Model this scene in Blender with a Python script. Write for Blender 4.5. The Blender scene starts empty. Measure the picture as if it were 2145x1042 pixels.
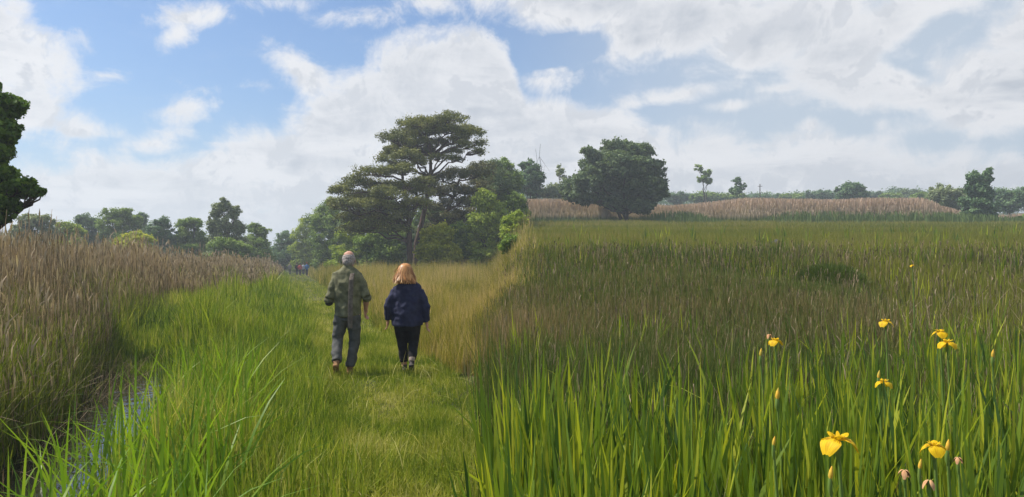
import bpy, bmesh, math, random
import numpy as np
from mathutils import Vector, Matrix
random.seed(7); RNG = np.random.default_rng(7)
SC = bpy.context.scene
COL = SC.collection
R = math.radians
# ------------------------------------------------------------------ camera
EYE = 1.63; F = 1500.0; CX = 1072.5; HY = 552.0; SLOPE = 0.0743
cam_d = bpy.data.cameras.new('camera'); cam = bpy.data.objects.new('camera', cam_d); COL.objects.link(cam)
cam_d.sensor_width = 36; cam_d.lens = 36*F/2145; cam_d.clip_start = 0.05; cam_d.clip_end = 6000
cam_d.shift_y = (HY-521)/2145
cam.location = (0, 0, EYE); cam.rotation_euler = (R(90), 0, 0); SC.camera = cam
# ------------------------------------------------------------------ light
SUN_AZ, SUN_EL = R(-78), R(54)
sd = bpy.data.lights.new('sun', 'SUN'); so = bpy.data.objects.new('sun', sd); COL.objects.link(so)
sd.energy = 5.0; sd.angle = R(0.6); sd.color = (1.0, 0.93, 0.82)
sv = Vector((math.sin(SUN_AZ)*math.cos(SUN_EL), math.cos(SUN_AZ)*math.cos(SUN_EL), math.sin(SUN_EL)))
so.rotation_euler = (-sv).to_track_quat('-Z', 'Y').to_euler(); so.location = sv*60
vs = SC.view_settings; vs.view_transform = 'Standard'; vs.look = 'None'; vs.exposure = 0.62; vs.gamma = 1; vs.use_curve_mapping = False
SC.cycles.use_denoising = True
SC.cycles.max_bounces = 8; SC.cycles.diffuse_bounces = 3; SC.cycles.glossy_bounces = 2
SC.cycles.transmission_bounces = 4; SC.cycles.transparent_max_bounces = 8; SC.cycles.volume_bounces = 0

class NT:
    """tiny node-building helper"""
    def __init__(s, tree):
        s.t = tree; tree.nodes.clear()
    def n(s, typ, ins=None, **kw):
        nd = s.t.nodes.new(typ)
        for k, v in kw.items(): setattr(nd, k, v)
        for k, v in (ins or {}).items():
            if hasattr(v, 'is_output'): s.t.links.new(v, nd.inputs[k])
            else: nd.inputs[k].default_value = v
        return nd
    def m(s, op, a, b=None, c=None, clamp=False):
        ins = {0: a}
        if b is not None: ins[1] = b
        if c is not None: ins[2] = c
        return s.n('ShaderNodeMath', ins, operation=op, use_clamp=clamp).outputs[0]
    def mix(s, f, a, b, bt='MIX'):
        nd = s.n('ShaderNodeMix', data_type='RGBA', blend_type=bt)
        for i, v in ((0, f), (6, a), (7, b)):
            if hasattr(v, 'is_output'): s.t.links.new(v, nd.inputs[i])
            else: nd.inputs[i].default_value = v
        return nd.outputs[2]
    def smooth(s, v, a, b, lo=0.0, hi=1.0):
        return s.n('ShaderNodeMapRange', {0: v, 1: a, 2: b, 3: lo, 4: hi}, interpolation_type='SMOOTHSTEP').outputs[0]
    def ramp(s, f, stops):
        nd = s.n('ShaderNodeValToRGB', {0: f}); e = nd.color_ramp.elements
        while len(e) < len(stops): e.new(0.5)
        for el, (p, c) in zip(e, stops): el.position = p; el.color = (*c, 1)
        return nd.outputs[0]

def azel(px, py):
    u, v = (px-CX)/F, (HY-py)/F
    az = math.atan(u); return az, math.atan(v*math.cos(az))

def build_world():
    w = bpy.data.worlds.new('World'); SC.world = w; w.use_nodes = True
    N = NT(w.node_tree)
    sky = N.n('ShaderNodeTexSky', sky_type='NISHITA', sun_disc=False, sun_elevation=SUN_EL, sun_rotation=SUN_AZ % (2*math.pi),
              altitude=50, air_density=1.3, dust_density=0.6, ozone_density=2.5)
    tc = N.n('ShaderNodeTexCoord').outputs['Generated']
    sp = N.n('ShaderNodeSeparateXYZ', {0: tc}); x, y, z = sp.outputs
    az = N.m('ARCTAN2', x, y)
    el = N.m('ARCTAN2', z, N.m('SQRT', N.m('ADD', N.m('MULTIPLY', x, x), N.m('MULTIPLY', y, y))))
    ae = N.n('ShaderNodeCombineXYZ', {0: az, 1: el}).outputs[0]
    # cloud-layer coordinates (a flat layer overhead, foreshortened towards the horizon)
    zz = N.m('ADD', N.m('MAXIMUM', z, 0.0), 0.16)
    cl = N.n('ShaderNodeCombineXYZ', {0: N.m('DIVIDE', x, zz), 1: N.m('DIVIDE', y, zz), 2: 0.0}).outputs[0]
    def fbm(vec, scale, detail, rough, off=(0, 0, 0), dist=0.0):
        v = N.n('ShaderNodeVectorMath', {0: vec, 1: off}, operation='ADD').outputs[0]
        return N.n('ShaderNodeTexNoise', {'Vector': v, 'Scale': scale, 'Detail': detail, 'Roughness': rough, 'Distortion': dist}).outputs['Fac']
    n1 = fbm(cl, 2.2, 10, 0.66, (3.1, 1.7, 0), 0.35)
    n2 = fbm(ae, 14.0, 9, 0.68, (0.3, 5.2, 2.0), 0.45)
    nz = N.m('ADD', N.m('MULTIPLY', n1, 0.40), N.m('MULTIPLY', n2, 0.60))
    n2b = fbm(ae, 14.0, 5, 0.62, (0.3+.014, 5.2-.022, 2.0), 0.45)
    # lower cloud bank: its upper edge as a function of bearing
    edge = [(-500, 300), (0, 322), (110, 322), (200, 318), (270, 325), (370, 322), (450, 285), (500, 255), (600, 235), (680, 165), (760, 110),
            (860, 62), (960, 42), (1042, 60), (1085, 140), (1110, 190), (1200, 205), (1320, 232), (1450, 262), (1600, 275), (1700, 262), (1800, 282), (2000, 300), (2145, 305), (2700, 250)]
    pts = [azel(*p) for p in edge]
    A0, A1, E1 = pts[0][0], pts[-1][0], 0.45
    fc = N.n('ShaderNodeFloatCurve', {1: N.n('ShaderNodeMapRange', {0: az, 1: A0, 2: A1}).outputs[0]})
    c = fc.mapping.curves[0]
    c.points[0].location = (0, pts[0][1]/E1); c.points[1].location = (1, pts[-1][1]/E1)
    for a, e in pts[1:-1]: c.points.new((a-A0)/(A1-A0), e/E1)
    fc.mapping.update()
    bank = N.m('DIVIDE', N.m('SUBTRACT', N.m('MULTIPLY', fc.outputs[0], E1), el), 0.045)
    mask = N.m('MINIMUM', bank, 1.0)
    def blob(px, py, rx, ry, ang=0.0):
        a, e = azel(px, py)
        mp = N.n('ShaderNodeMapping', {0: ae, 1: (a, e, 0), 2: (0, 0, R(ang)), 3: (rx/F, ry/F, 1)}, vector_type='TEXTURE')
        return N.n('ShaderNodeVectorMath', {0: mp.outputs[0]}, operation='LENGTH').outputs['Value']
    # clouds: (px, py, rx, ry, angle, strength)
    for px, py, rx, ry, an, st in [
        (-20, 110, 150, 95, -25, 1.6), (20, 215, 130, 65, -15, 1.5), (150, 275, 90, 22, 0, .8), (310, 305, 75, 26, 15, .7),
        (400, 35, 62, 20, 12, .55), (375, 68, 38, 17, 40, .5), (590, 8, 62, 14, 5, .45), (760, 36, 80, 15, 5, .4), (900, 6, 70, 26, 0, .7),
        (650, 165, 95, 42, -30, .75), (530, 180, 30, 12, 0, .3), (390, 228, 40, 16, 20, .22), (215, 160, 40, 10, 10, .25),
        (1220, 5, 260, 60, 0, 1.6), (1420, 50, 240, 75, 8, 1.7), (1640, 60, 200, 75, 10, 1.5), (1800, 100, 200, 80, 18, 1.5),
        (1850, 175, 190, 45, 5, 1.0), (1640, 185, 60, 16, 0, .8), (1560, 160, 40, 10, 0, .3), (2090, 190, 190, 85, 0, 1.7), (1960, 205, 180, 40, -6, 1.3),
        (1980, 20, 90, 35, 25, .9), (2130, 70, 60, 45, 30, .8), (1420, 200, 130, 17, 8, .75), (1160, 165, 110, 30, 12, .6), (1535, 222, 40, 12, 0, .6),
        (1700, 262, 30, 20, 0, .7), (1845, 258, 25, 12, 0, .25)]:
        mask = N.m('SMOOTH_MAX', mask, N.m('MULTIPLY', N.m('SUBTRACT', 1.0, blob(px, py, rx, ry, an)), st), 0.12)
    # clear gaps
    for px, py, rx, ry, an, st in [(560, 445, 45, 40, 0, .35), (1180, 105, 130, 34, 8, .9), (1950, 60, 110, 32, 25, .5), (1920, 150, 90, 22, -30, .4)]:
        mask = N.m('SUBTRACT', mask, N.m('MULTIPLY', N.m('MAXIMUM', N.m('SUBTRACT', 1.0, blob(px, py, rx, ry, an)), 0.0), st*2))
    d = N.m('ADD', mask, N.m('MULTIPLY', N.m('SUBTRACT', nz, 0.5), 4.6))
    alpha = N.smooth(d, -0.25, 0.70)
    wisp = N.m('MAXIMUM', N.m('MULTIPLY', N.smooth(n1, 0.5, 0.85), 0.35), N.m('MULTIPLY', N.smooth(n1, 0.50, 0.62), N.smooth(el, 0.37, 0.46, 0.0, 0.9)))
    alpha = N.m('MAXIMUM', alpha, wisp)
    # cloud brightness: lit rims, greyer bellies, streaks near the horizon
    s1 = fbm(cl, 1.5, 8, 0.62, (9.0, 4.0, 0), 0.5)
    s2 = fbm(ae, 5.0, 5, 0.6, (1.0, 7.0, 4.0), 0.2)
    st = N.n('ShaderNodeMapping', {0: ae, 3: (2.6, 13.0, 1)}).outputs[0]
    s3 = fbm(st, 2.2, 7, 0.62, (4.0, 2.0, 1.0), 0.3)
    lowf = N.smooth(el, 0.10, 0.26, 0.75, 0.15)
    sh = N.m('ADD', N.m('MULTIPLY', s1, 0.6), N.m('MULTIPLY', s2, 0.4))
    sh = N.m('ADD', N.m('MULTIPLY', s3, lowf), N.m('MULTIPLY', sh, N.m('SUBTRACT', 1.0, lowf)))
    thick = N.smooth(d, 0.2, 1.9)
    g = N.m('MULTIPLY', N.smooth(sh, 0.43, 0.57), thick)
    lit = N.m('MULTIPLY', N.smooth(N.m('SUBTRACT', n2b, n2), -0.02, 0.10), 0.55)
    g = N.m('MAXIMUM', g, N.m('MULTIPLY', lit, N.smooth(d, 0.0, 0.8)))
    ccol = N.mix(g, (0.92, 0.92, 0.94, 1), (0.50, 0.545, 0.62, 1))
    # blue sky
    gain = N.n('ShaderNodeVectorMath', {0: sky.outputs[0], 1: (0.076, 0.100, 0.130)}, operation='MULTIPLY').outputs[0]
    pale = N.smooth(az, -0.12, 0.38)
    blue = N.mix(N.m('MULTIPLY', pale, 0.78), gain, (0.62, 0.70, 0.78, 1))
    low = N.smooth(el, 0.02, 0.22, 0.40, 0.0)
    blue = N.mix(low, blue, (0.55, 0.66, 0.78, 1))
    out = N.mix(N.m('MULTIPLY', alpha, 0.97), blue, ccol)
    bg = N.n('ShaderNodeBackground', {0: out, 1: 0.62})
    N.n('ShaderNodeOutputWorld', {0: bg.outputs[0]})
    w.cycles.sampling_method = 'MANUAL'; w.cycles.sample_map_resolution = 512
build_world()

# ------------------------------------------------------------------ materials
def mat(name):
    m = bpy.data.materials.new(name); m.use_nodes = True; return m, NT(m.node_tree)
def leaf_mat(name, stops, trans=0.4, rough=0.55, spec=0.3, tipcol=None, tipamt=0.6, tip0=0.6):
    m, N = mat(name)
    t = N.n('ShaderNodeAttribute', attribute_name='tint').outputs['Fac']
    col = N.ramp(t, stops)
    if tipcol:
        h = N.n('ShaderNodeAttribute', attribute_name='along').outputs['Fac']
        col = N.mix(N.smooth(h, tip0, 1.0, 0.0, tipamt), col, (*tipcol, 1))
    p = N.n('ShaderNodeBsdfPrincipled', {'Base Color': col, 'Roughness': rough, 'Specular IOR Level': spec})
    tr = N.n('ShaderNodeBsdfTranslucent', {0: N.mix(1.0, col, (1.0, 1.0, 0.55, 1), 'MULTIPLY')})
    mx = N.n('ShaderNodeMixShader', {0: trans, 1: p.outputs[0], 2: tr.outputs[0]})
    N.n('ShaderNodeOutputMaterial', {0: mx.outputs[0]})
    return m
def plain_mat(name, c, rough=0.8, spec=0.2, c2=None, scale=20, bump=0.0, stretch=(1, 1, 1)):
    m, N = mat(name)
    tc = N.n('ShaderNodeMapping', {0: N.n('ShaderNodeTexCoord').outputs['Object'], 3: stretch}).outputs[0]
    nz = N.n('ShaderNodeTexNoise', {'Vector': tc, 'Scale': scale, 'Detail': 5, 'Roughness': .6}).outputs['Fac']
    col = N.mix(N.smooth(nz, .35, .65), (*c, 1), (*(c2 or tuple(x*.8 for x in c)), 1))
    ins = {'Base Color': col, 'Roughness': rough, 'Specular IOR Level': spec}
    if bump: ins['Normal'] = N.n('ShaderNodeBump', {'Strength': bump, 'Distance': 0.02, 'Height': nz}).outputs[0]
    p = N.n('ShaderNodeBsdfPrincipled', ins)
    N.n('ShaderNodeOutputMaterial', {0: p.outputs[0]}); return m

# ------------------------------------------------------------------ terrain
def sstep(a, b, x):
    t = np.clip((x-a)/(b-a), 0, 1); return t*t*(3-2*t)
def veer(y): return np.interp(y, [8, 14, 22, 34, 50, 110], [0, .75, .9, -1.0, -1.9, -1.7])
def height(x, y):
    x = np.asarray(x, float); y = np.asarray(y, float)
    yy = np.maximum(y, 0.3); t = x/yy
    t0 = -0.085+.050*sstep(9, 30, yy)-0.14*sstep(75, 150, yy)
    s = sstep(0, 1, (t-t0)/(0.022-t0))
    h = s*SLOPE*np.minimum(np.maximum(y, 0), 420)*sstep(3.5, 22, y)
    o = x+0.308*y                                   # sideways offset from the line of the path
    od = o+veer(yy)
    ditch = sstep(-1.25, -1.85, od)*(1-sstep(-2.65, -3.2, od))*(1-sstep(15, 19, yy))
    h = h-0.62*ditch*(1-s)
    h = h+0.03*np.sin(x*1.3+y*.7)*np.cos(y*.9-x*.4)*(1-ditch)
    return h
def vnoise(x, y, sc, seed=0):
    g = np.random.default_rng(seed).random((256, 256))
    x = np.asarray(x)*sc+1000; y = np.asarray(y)*sc+1000
    xi = np.floor(x).astype(int); yi = np.floor(y).astype(int); fx = x-xi; fy = y-yi
    fx = fx*fx*(3-2*fx); fy = fy*fy*(3-2*fy)
    a = g[xi % 256, yi % 256]; b = g[(xi+1) % 256, yi % 256]; c = g[xi % 256, (yi+1) % 256]; d = g[(xi+1) % 256, (yi+1) % 256]
    return (a*(1-fx)+b*fx)*(1-fy)+(c*(1-fx)+d*fx)*fy

def quad_mesh(name, V, Q, attrs=None, mats=None, parent=None, smooth=False):
    me = bpy.data.meshes.new(name); V = np.asarray(V, np.float32); Q = np.asarray(Q, np.int32)
    k = Q.shape[1]
    me.vertices.add(len(V)); me.vertices.foreach_set('co', V.ravel())
    me.loops.add(Q.size); me.loops.foreach_set('vertex_index', Q.ravel())
    me.polygons.add(len(Q)); me.polygons.foreach_set('loop_start', np.arange(0, Q.size, k, dtype=np.int32))
    if smooth: me.polygons.foreach_set('use_smooth', np.ones(len(Q), bool))
    me.update(calc_edges=True)
    for an, av in (attrs or {}).items():
        a = me.attributes.new(an, 'FLOAT', 'POINT'); a.data.foreach_set('value', np.asarray(av, np.float32))
    if mats: me.materials.append(mats)
    o = bpy.data.objects.new(name, me); COL.objects.link(o)
    if parent: o.parent = parent
    return o
def tag(o, label=None, cat=None, group=None, kind=None):
    for k, v in (('label', label), ('category', cat), ('group', group), ('kind', kind)):
        if v: o[k] = v
    return o
def empty(name, loc, label, cat, group=None):
    o = bpy.data.objects.new(name, None); COL.objects.link(o); o.location = loc; o.empty_display_size = .2
    return tag(o, label, cat, group)

def build_ground():
    ts = np.unique(np.concatenate([np.linspace(-3, -0.9, 25), np.linspace(-0.9, 0.9, 260), np.linspace(-0.05, 0.035, 30), np.linspace(0.9, 3, 25)]))
    ys = np.concatenate([np.geomspace(0.5, 130, 260), np.geomspace(135, 4000, 40)])
    T, Y = np.meshgrid(ts, ys); X = T*Y; Z = height(X, Y)
    V = np.stack([X, Y, Z], -1).reshape(-1, 3); nt = len(ts)
    i, j = np.meshgrid(np.arange(len(ys)-1), np.arange(nt-1), indexing='ij'); b = (i*nt+j).ravel()
    Q = np.stack([b, b+1, b+nt+1, b+nt], 1)
    # apron behind the camera
    n0 = len(V); V = np.concatenate([V, [[-60, -40, -.02], [60, -40, -.02], [60, .5, -.02], [-60, .5, -.02]]]); Q = np.concatenate([Q, [[n0, n0+1, n0+2, n0+3]]])
    m, N = mat('soil_and_turf')
    tc = N.n('ShaderNodeTexCoord').outputs['Object']
    a = N.n('ShaderNodeTexNoise', {'Vector': tc, 'Scale': 0.35, 'Detail': 6}).outputs['Fac']
    b_ = N.n('ShaderNodeTexNoise', {'Vector': tc, 'Scale': 9.0, 'Detail': 5}).outputs['Fac']
    c1 = N.mix(N.smooth(a, .4, .6), (0.045, 0.060, 0.018, 1), (0.075, 0.085, 0.022, 1))
    c2 = N.mix(N.smooth(b_, .45, .65), c1, (0.050, 0.040, 0.020, 1))
    p = N.n('ShaderNodeBsdfPrincipled', {'Base Color': c2, 'Roughness': .95, 'Specular IOR Level': .1,
            'Normal': N.n('ShaderNodeBump', {'Strength': .8, 'Distance': .05, 'Height': b_}).outputs[0]})
    N.n('ShaderNodeOutputMaterial', {0: p.outputs[0]})
    tag(quad_mesh('ground', V, Q, mats=m, smooth=True), kind='structure')
    # ditch water: follows the line of the path
    m, N = mat('ditch_water')
    tc = N.n('ShaderNodeTexCoord').outputs['Object']
    nz = N.n('ShaderNodeTexNoise', {'Vector': tc, 'Scale': 5.0, 'Detail': 3}).outputs['Fac']
    p = N.n('ShaderNodeBsdfPrincipled', {'Base Color': (0.012, 0.013, 0.010, 1), 'Roughness': 0.04, 'IOR': 1.33, 'Specular IOR Level': 0.9,
            'Normal': N.n('ShaderNodeBump', {'Strength': .45, 'Distance': .02, 'Height': nz}).outputs[0]})
    N.n('ShaderNodeOutputMaterial', {0: p.outputs[0]})
    V = []; ysw = np.linspace(1, 18, 40)
    for y in ysw: q = -0.308*y-float(veer(y)); V += [(q-3.75, y, -0.36), (q-1.2, y, -0.36)]
    k = np.arange(0, 2*(len(ysw)-1), 2); Q = np.stack([k, k+1, k+3, k+2], 1)
    tag(quad_mesh('water', V, Q, mats=m), kind='structure')
build_ground()

# ------------------------------------------------------------------ blades
def blade_field(P, H, W, seg=3, lean=0.25, ldir=None, prof=None, tint=None, bend=2.0):
    """P (n,3) base points -> arrays of verts, quads, attributes for tapered bent strips"""
    n = len(P); s = np.linspace(0, 1, seg+1)
    if prof is None: prof = np.interp(s, [0, .35, .75, 1], [.75, 1, .62, .06])
    else: prof = np.interp(s, np.linspace(0, 1, len(prof)), prof)
    ld = RNG.uniform(0, 2*np.pi, n) if ldir is None else ldir
    la = np.abs(RNG.normal(0, lean, n))*H if np.isscalar(lean) else lean*H
    fa = RNG.uniform(0, np.pi, n)
    wv = np.stack([np.cos(fa), np.sin(fa)*.55, np.zeros(n)], 1); wv /= np.linalg.norm(wv, axis=1)[:, None]
    V = np.zeros((n, seg+1, 2, 3), np.float32)
    for i, t in enumerate(s):
        c = np.array(P, float); c[:, 0] += np.cos(ld)*la*t**bend; c[:, 1] += np.sin(ld)*la*t**bend
        c[:, 2] += H*t-np.minimum(la*la/np.maximum(H, .01)*.5, H*.5)*t**3
        hw = (W*prof[i]/2)[:, None]*wv
        V[:, i, 0] = c-hw; V[:, i, 1] = c+hw
    b = (np.arange(n)*(seg+1)*2)[:, None]+np.arange(seg)[None, :]*2
    b = b.ravel(); Q = np.stack([b, b+1, b+3, b+2], 1)
    if tint is None: tint = RNG.random(n)
    A = {'tint': np.repeat(np.clip(tint, 0, 1), (seg+1)*2), 'along': np.tile(np.repeat(s, 2), n)}
    return V.reshape(-1, 3), Q, A
def merge(parts):
    Vs, Qs, T, L, off = [], [], [], [], 0
    for V, Q, A in parts:
        Vs.append(V); Qs.append(Q+off); T.append(A['tint']); L.append(A['along']); off += len(V)
    return np.concatenate(Vs), np.concatenate(Qs), {'tint': np.concatenate(T), 'along': np.concatenate(L)}
def stuff(name, parts, m, label, cat):
    V, Q, A = merge(parts); o = quad_mesh(name, V, Q, A, m); return tag(o, label, cat, kind='stuff')
def scatter(y0, y1, t0, t1, n, clump=0.0, cn=6):
    """random ground points between two distances, within a fan of bearings"""
    if clump:
        k = max(1, n//cn); y = np.sqrt(RNG.uniform(y0*y0, y1*y1, k)); x = RNG.uniform(t0, t1, k)*y
        x = np.repeat(x, cn)+RNG.normal(0, clump, k*cn); y = np.repeat(y, cn)+RNG.normal(0, clump, k*cn)
    else:
        y = np.sqrt(RNG.uniform(y0*y0, y1*y1, n)); x = RNG.uniform(t0, t1, n)*y
    return x, y
def pts(x, y, sink=.02): return np.stack([x, y, height(x, y)-sink], 1)
def keep(mask, *arrs): return [a[mask] for a in arrs]
PX = 1/716.0      # metres per picture pixel at one metre

G_LUSH = leaf_mat('lush_grass', [(0, (0.065, 0.125, 0.014)), (.45, (0.185, 0.265, 0.024)), (.8, (0.33, 0.38, 0.042)), (1, (0.42, 0.40, 0.11))], .42)
G_PATH = leaf_mat('path_grass', [(0, (0.090, 0.150, 0.018)), (.45, (0.225, 0.285, 0.034)), (.8, (0.38, 0.38, 0.070)), (1, (0.52, 0.48, 0.18))], .4, .75, .06)
G_MEADOW = leaf_mat('meadow_grass', [(0, (0.13, 0.15, 0.018)), (.4, (0.28, 0.27, 0.035)), (.65, (0.46, 0.36, 0.12)), (1, (0.58, 0.43, 0.22))], .4)
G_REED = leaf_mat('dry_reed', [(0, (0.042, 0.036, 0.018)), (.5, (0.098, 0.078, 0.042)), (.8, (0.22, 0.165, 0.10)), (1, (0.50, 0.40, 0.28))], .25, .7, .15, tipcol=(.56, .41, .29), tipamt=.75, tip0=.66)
G_UNDER = leaf_mat('reed_leaf', [(0, (0.07, 0.11, 0.016)), (.5, (0.16, 0.21, 0.025)), (1, (0.32, 0.35, 0.05))], .5)
G_RUSH = leaf_mat('dark_rush', [(0, (0.065, 0.105, 0.020)), (.50, (0.125, 0.165, 0.035)), (.80, (0.195, 0.165, 0.065)), (1, (0.29, 0.215, 0.11))], .3, .6, .2)
G_IRIS = leaf_mat('iris_leaf', [(0, (0.055, 0.115, 0.024)), (.5, (0.175, 0.260, 0.024)), (1, (0.42, 0.44, 0.035))], .48, .42, .35)
G_FAR = leaf_mat('marsh_grass', [(0, (0.12, 0.15, 0.022)), (.5, (0.235, 0.24, 0.038)), (.8, (0.30, 0.255, 0.08)), (1, (0.36, 0.27, 0.13))], .4)
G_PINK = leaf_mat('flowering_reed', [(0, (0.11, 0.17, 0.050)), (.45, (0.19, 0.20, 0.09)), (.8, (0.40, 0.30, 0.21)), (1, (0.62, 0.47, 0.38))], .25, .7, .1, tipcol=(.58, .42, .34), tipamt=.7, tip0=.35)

def left_vegetation():
    bank, path, meadow = [], [], []
    for y0, y1, n, wpx in [(2.2, 5, 16000, .7), (5, 9, 46000, .75), (9, 16, 70000, .75), (16, 30, 70000, .8), (30, 60, 50000, .9), (60, 115, 26000, 1.0)]:
        t0 = -0.95 if y0 < 9 else -0.60
        x, y = scatter(y0, y1, t0, 0.045, n, .05 if y0 < 16 else .12, 5); m = x/y < .005+RNG.normal(0, 1, len(x))*np.interp(y, [3, 12, 40], [.035, .022, .010]); x, y = keep(m, x, y)
        o = x+.308*y; seg = 3 if y0 < 16 else 2 if y0 < 30 else 1
        # tall lush strip between ditch and path
        e = 0.42+.25*(vnoise(x, y, .6, 3)-.5)-1.3*sstep(28, 70, y)
        od = o+veer(y); m = (od > -1.95-1.1*sstep(11.5, 14, y)) & (o < e) & (RNG.random(len(x)) < np.clip(.09+sstep(-1.15, -.65, od)+.8*sstep(11.5, 14.5, y), 0, 1))
        xx, yy, oo = keep(m, x, y, o)
        patch = vnoise(xx, yy, .8, 5); fine = vnoise(xx, yy, 3.0, 6)
        h = (.46+.42*patch)*(1+.5*(fine-.5))*RNG.uniform(.5, 1.35, len(xx))*np.interp(yy, [2, 5, 9, 14, 30], [.72, .78, 1.0, 1.18, 1.25])
        h *= np.interp(oo+veer(yy)*np.clip(-oo, 0, 1), [-1.9, -1.35, -1.1, -.6, .35], [.62, .8, 1.1, .82, .42])
        h *= np.where((yy < 12.5) & (oo < -.95), .62, 1)
        w = np.maximum(RNG.uniform(.006, .014, len(xx)), 1.25*wpx*PX*yy*RNG.uniform(.6, 1.5, len(xx)))
        tint = .42+.6*(patch-.5)+.45*(fine-.5)+RNG.normal(0, .26, len(xx))
        tint[RNG.random(len(xx)) < .05] += .4
        bank.append(blade_field(pts(xx, yy), h, w, seg, .22, tint=tint))
        # short trodden path
        m = (o >= e-.1) & (o < 2.1+.5*vnoise(x, y, .3, 8))
        xx, yy, oo = keep(m, x, y, o)
        k = 2 if y0 < 16 else 1
        xx = np.tile(xx, k)+RNG.normal(0, .05, len(xx)*k); yy = np.tile(yy, k)+RNG.normal(0, .05, len(yy)*k); oo = np.tile(oo, k)
        rut = np.exp(-((oo-1.0)/.35)**2)+np.exp(-((oo-1.9)/.35)**2)
        h = (.25-.13*rut)*(1-.5*np.exp(-((yy-9.0)/2.2)**2))*(1+.5*(vnoise(xx, yy, 2.6, 16)-.5))*RNG.uniform(.5, 1.5, len(xx))*(.7+.7*vnoise(xx, yy, 1.2, 9))
        w = np.maximum(RNG.uniform(.005, .010, len(xx)), .75*wpx*PX*yy)
        tint = .44+.16*rut+.7*(vnoise(xx, yy, 1.5, 10)-.5)+.4*(vnoise(xx, yy, 4.5, 14)-.5)+RNG.normal(0, .2, len(xx))
        path.append(blade_field(pts(xx, yy), h, w, min(seg, 2), .55, tint=tint))
        # yellowing meadow to the right of the path
        m = (o >= 1.95+.4*vnoise(x, y, .5, 15)+.45*np.exp(-((y-9.6)/1.5)**2))
        xx, yy, oo = keep(m, x, y, o)
        tall = sstep(1.9, 3.4, oo)
        h = (.28+.42*tall+.65*sstep(22, 48, yy))*RNG.uniform(.55, 1.3, len(xx))*(.75+.5*vnoise(xx, yy, .7, 11))
        h *= np.interp(yy, [2, 6, 10], [.6, .75, 1])
        w = np.maximum(RNG.uniform(.005, .010, len(xx)), .8*wpx*PX*yy)
        tint = .34+.24*sstep(7, 13, yy)*tall+.6*(vnoise(xx, yy, .5, 12)-.5)+.4*(vnoise(xx, yy, 1.7, 13)-.5)+RNG.normal(0, .24, len(xx))
        meadow.append(blade_field(pts(xx, yy), h, w, seg, .22, tint=tint))
    stuff('bank_grass', bank, G_LUSH, 'tall lush bright green grass between the water and the trodden path', 'grass')
    # a few broad young reed leaves at the near edge of the water
    x, y = scatter(2.6, 7.5, -.95, -.30, 1500); o = x+.308*y; m = (o > -2.3) & (o < -.3) & ((o > -1.0) | (RNG.random(len(o)) < .35)); x, y = keep(m, x, y)
    h = RNG.uniform(.55, 1.05, len(x))
    p = [blade_field(pts(x, y), h, RNG.uniform(.014, .026, len(x)), 5, .42, tint=RNG.uniform(.35, 1, len(x)), bend=1.8)]
    stuff('reed_leaf_clump', p, leaf_mat('broad_leaf', [(0, (0.07, 0.15, .012)), (.5, (.14, .26, .018)), (1, (.25, .36, .03))], .5, .45, .35),
          'broad pale green reed leaves arching over the dark ditch at bottom left', 'reeds')
    # pale bent stalks lying over the path
    x, y = scatter(4.5, 11, -.40, -.03, 260); o = x+.308*y; m = (o > .5); x, y = keep(m, x, y)
    path.append(blade_field(pts(x, y), RNG.uniform(.15, .45, len(x)), RNG.uniform(.005, .009, len(x)), 4, .9, tint=np.full(len(x), .97)))
    # short turf where the two walkers tread: nothing may cover their feet
    stuff('path_grass', path, G_PATH, 'short trodden yellow green grass of the path under the two walkers', 'grass')
    stuff('meadow_grass', meadow, G_MEADOW, 'dry yellow and green tall grass to the right of the path below the pines', 'grass')

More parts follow.
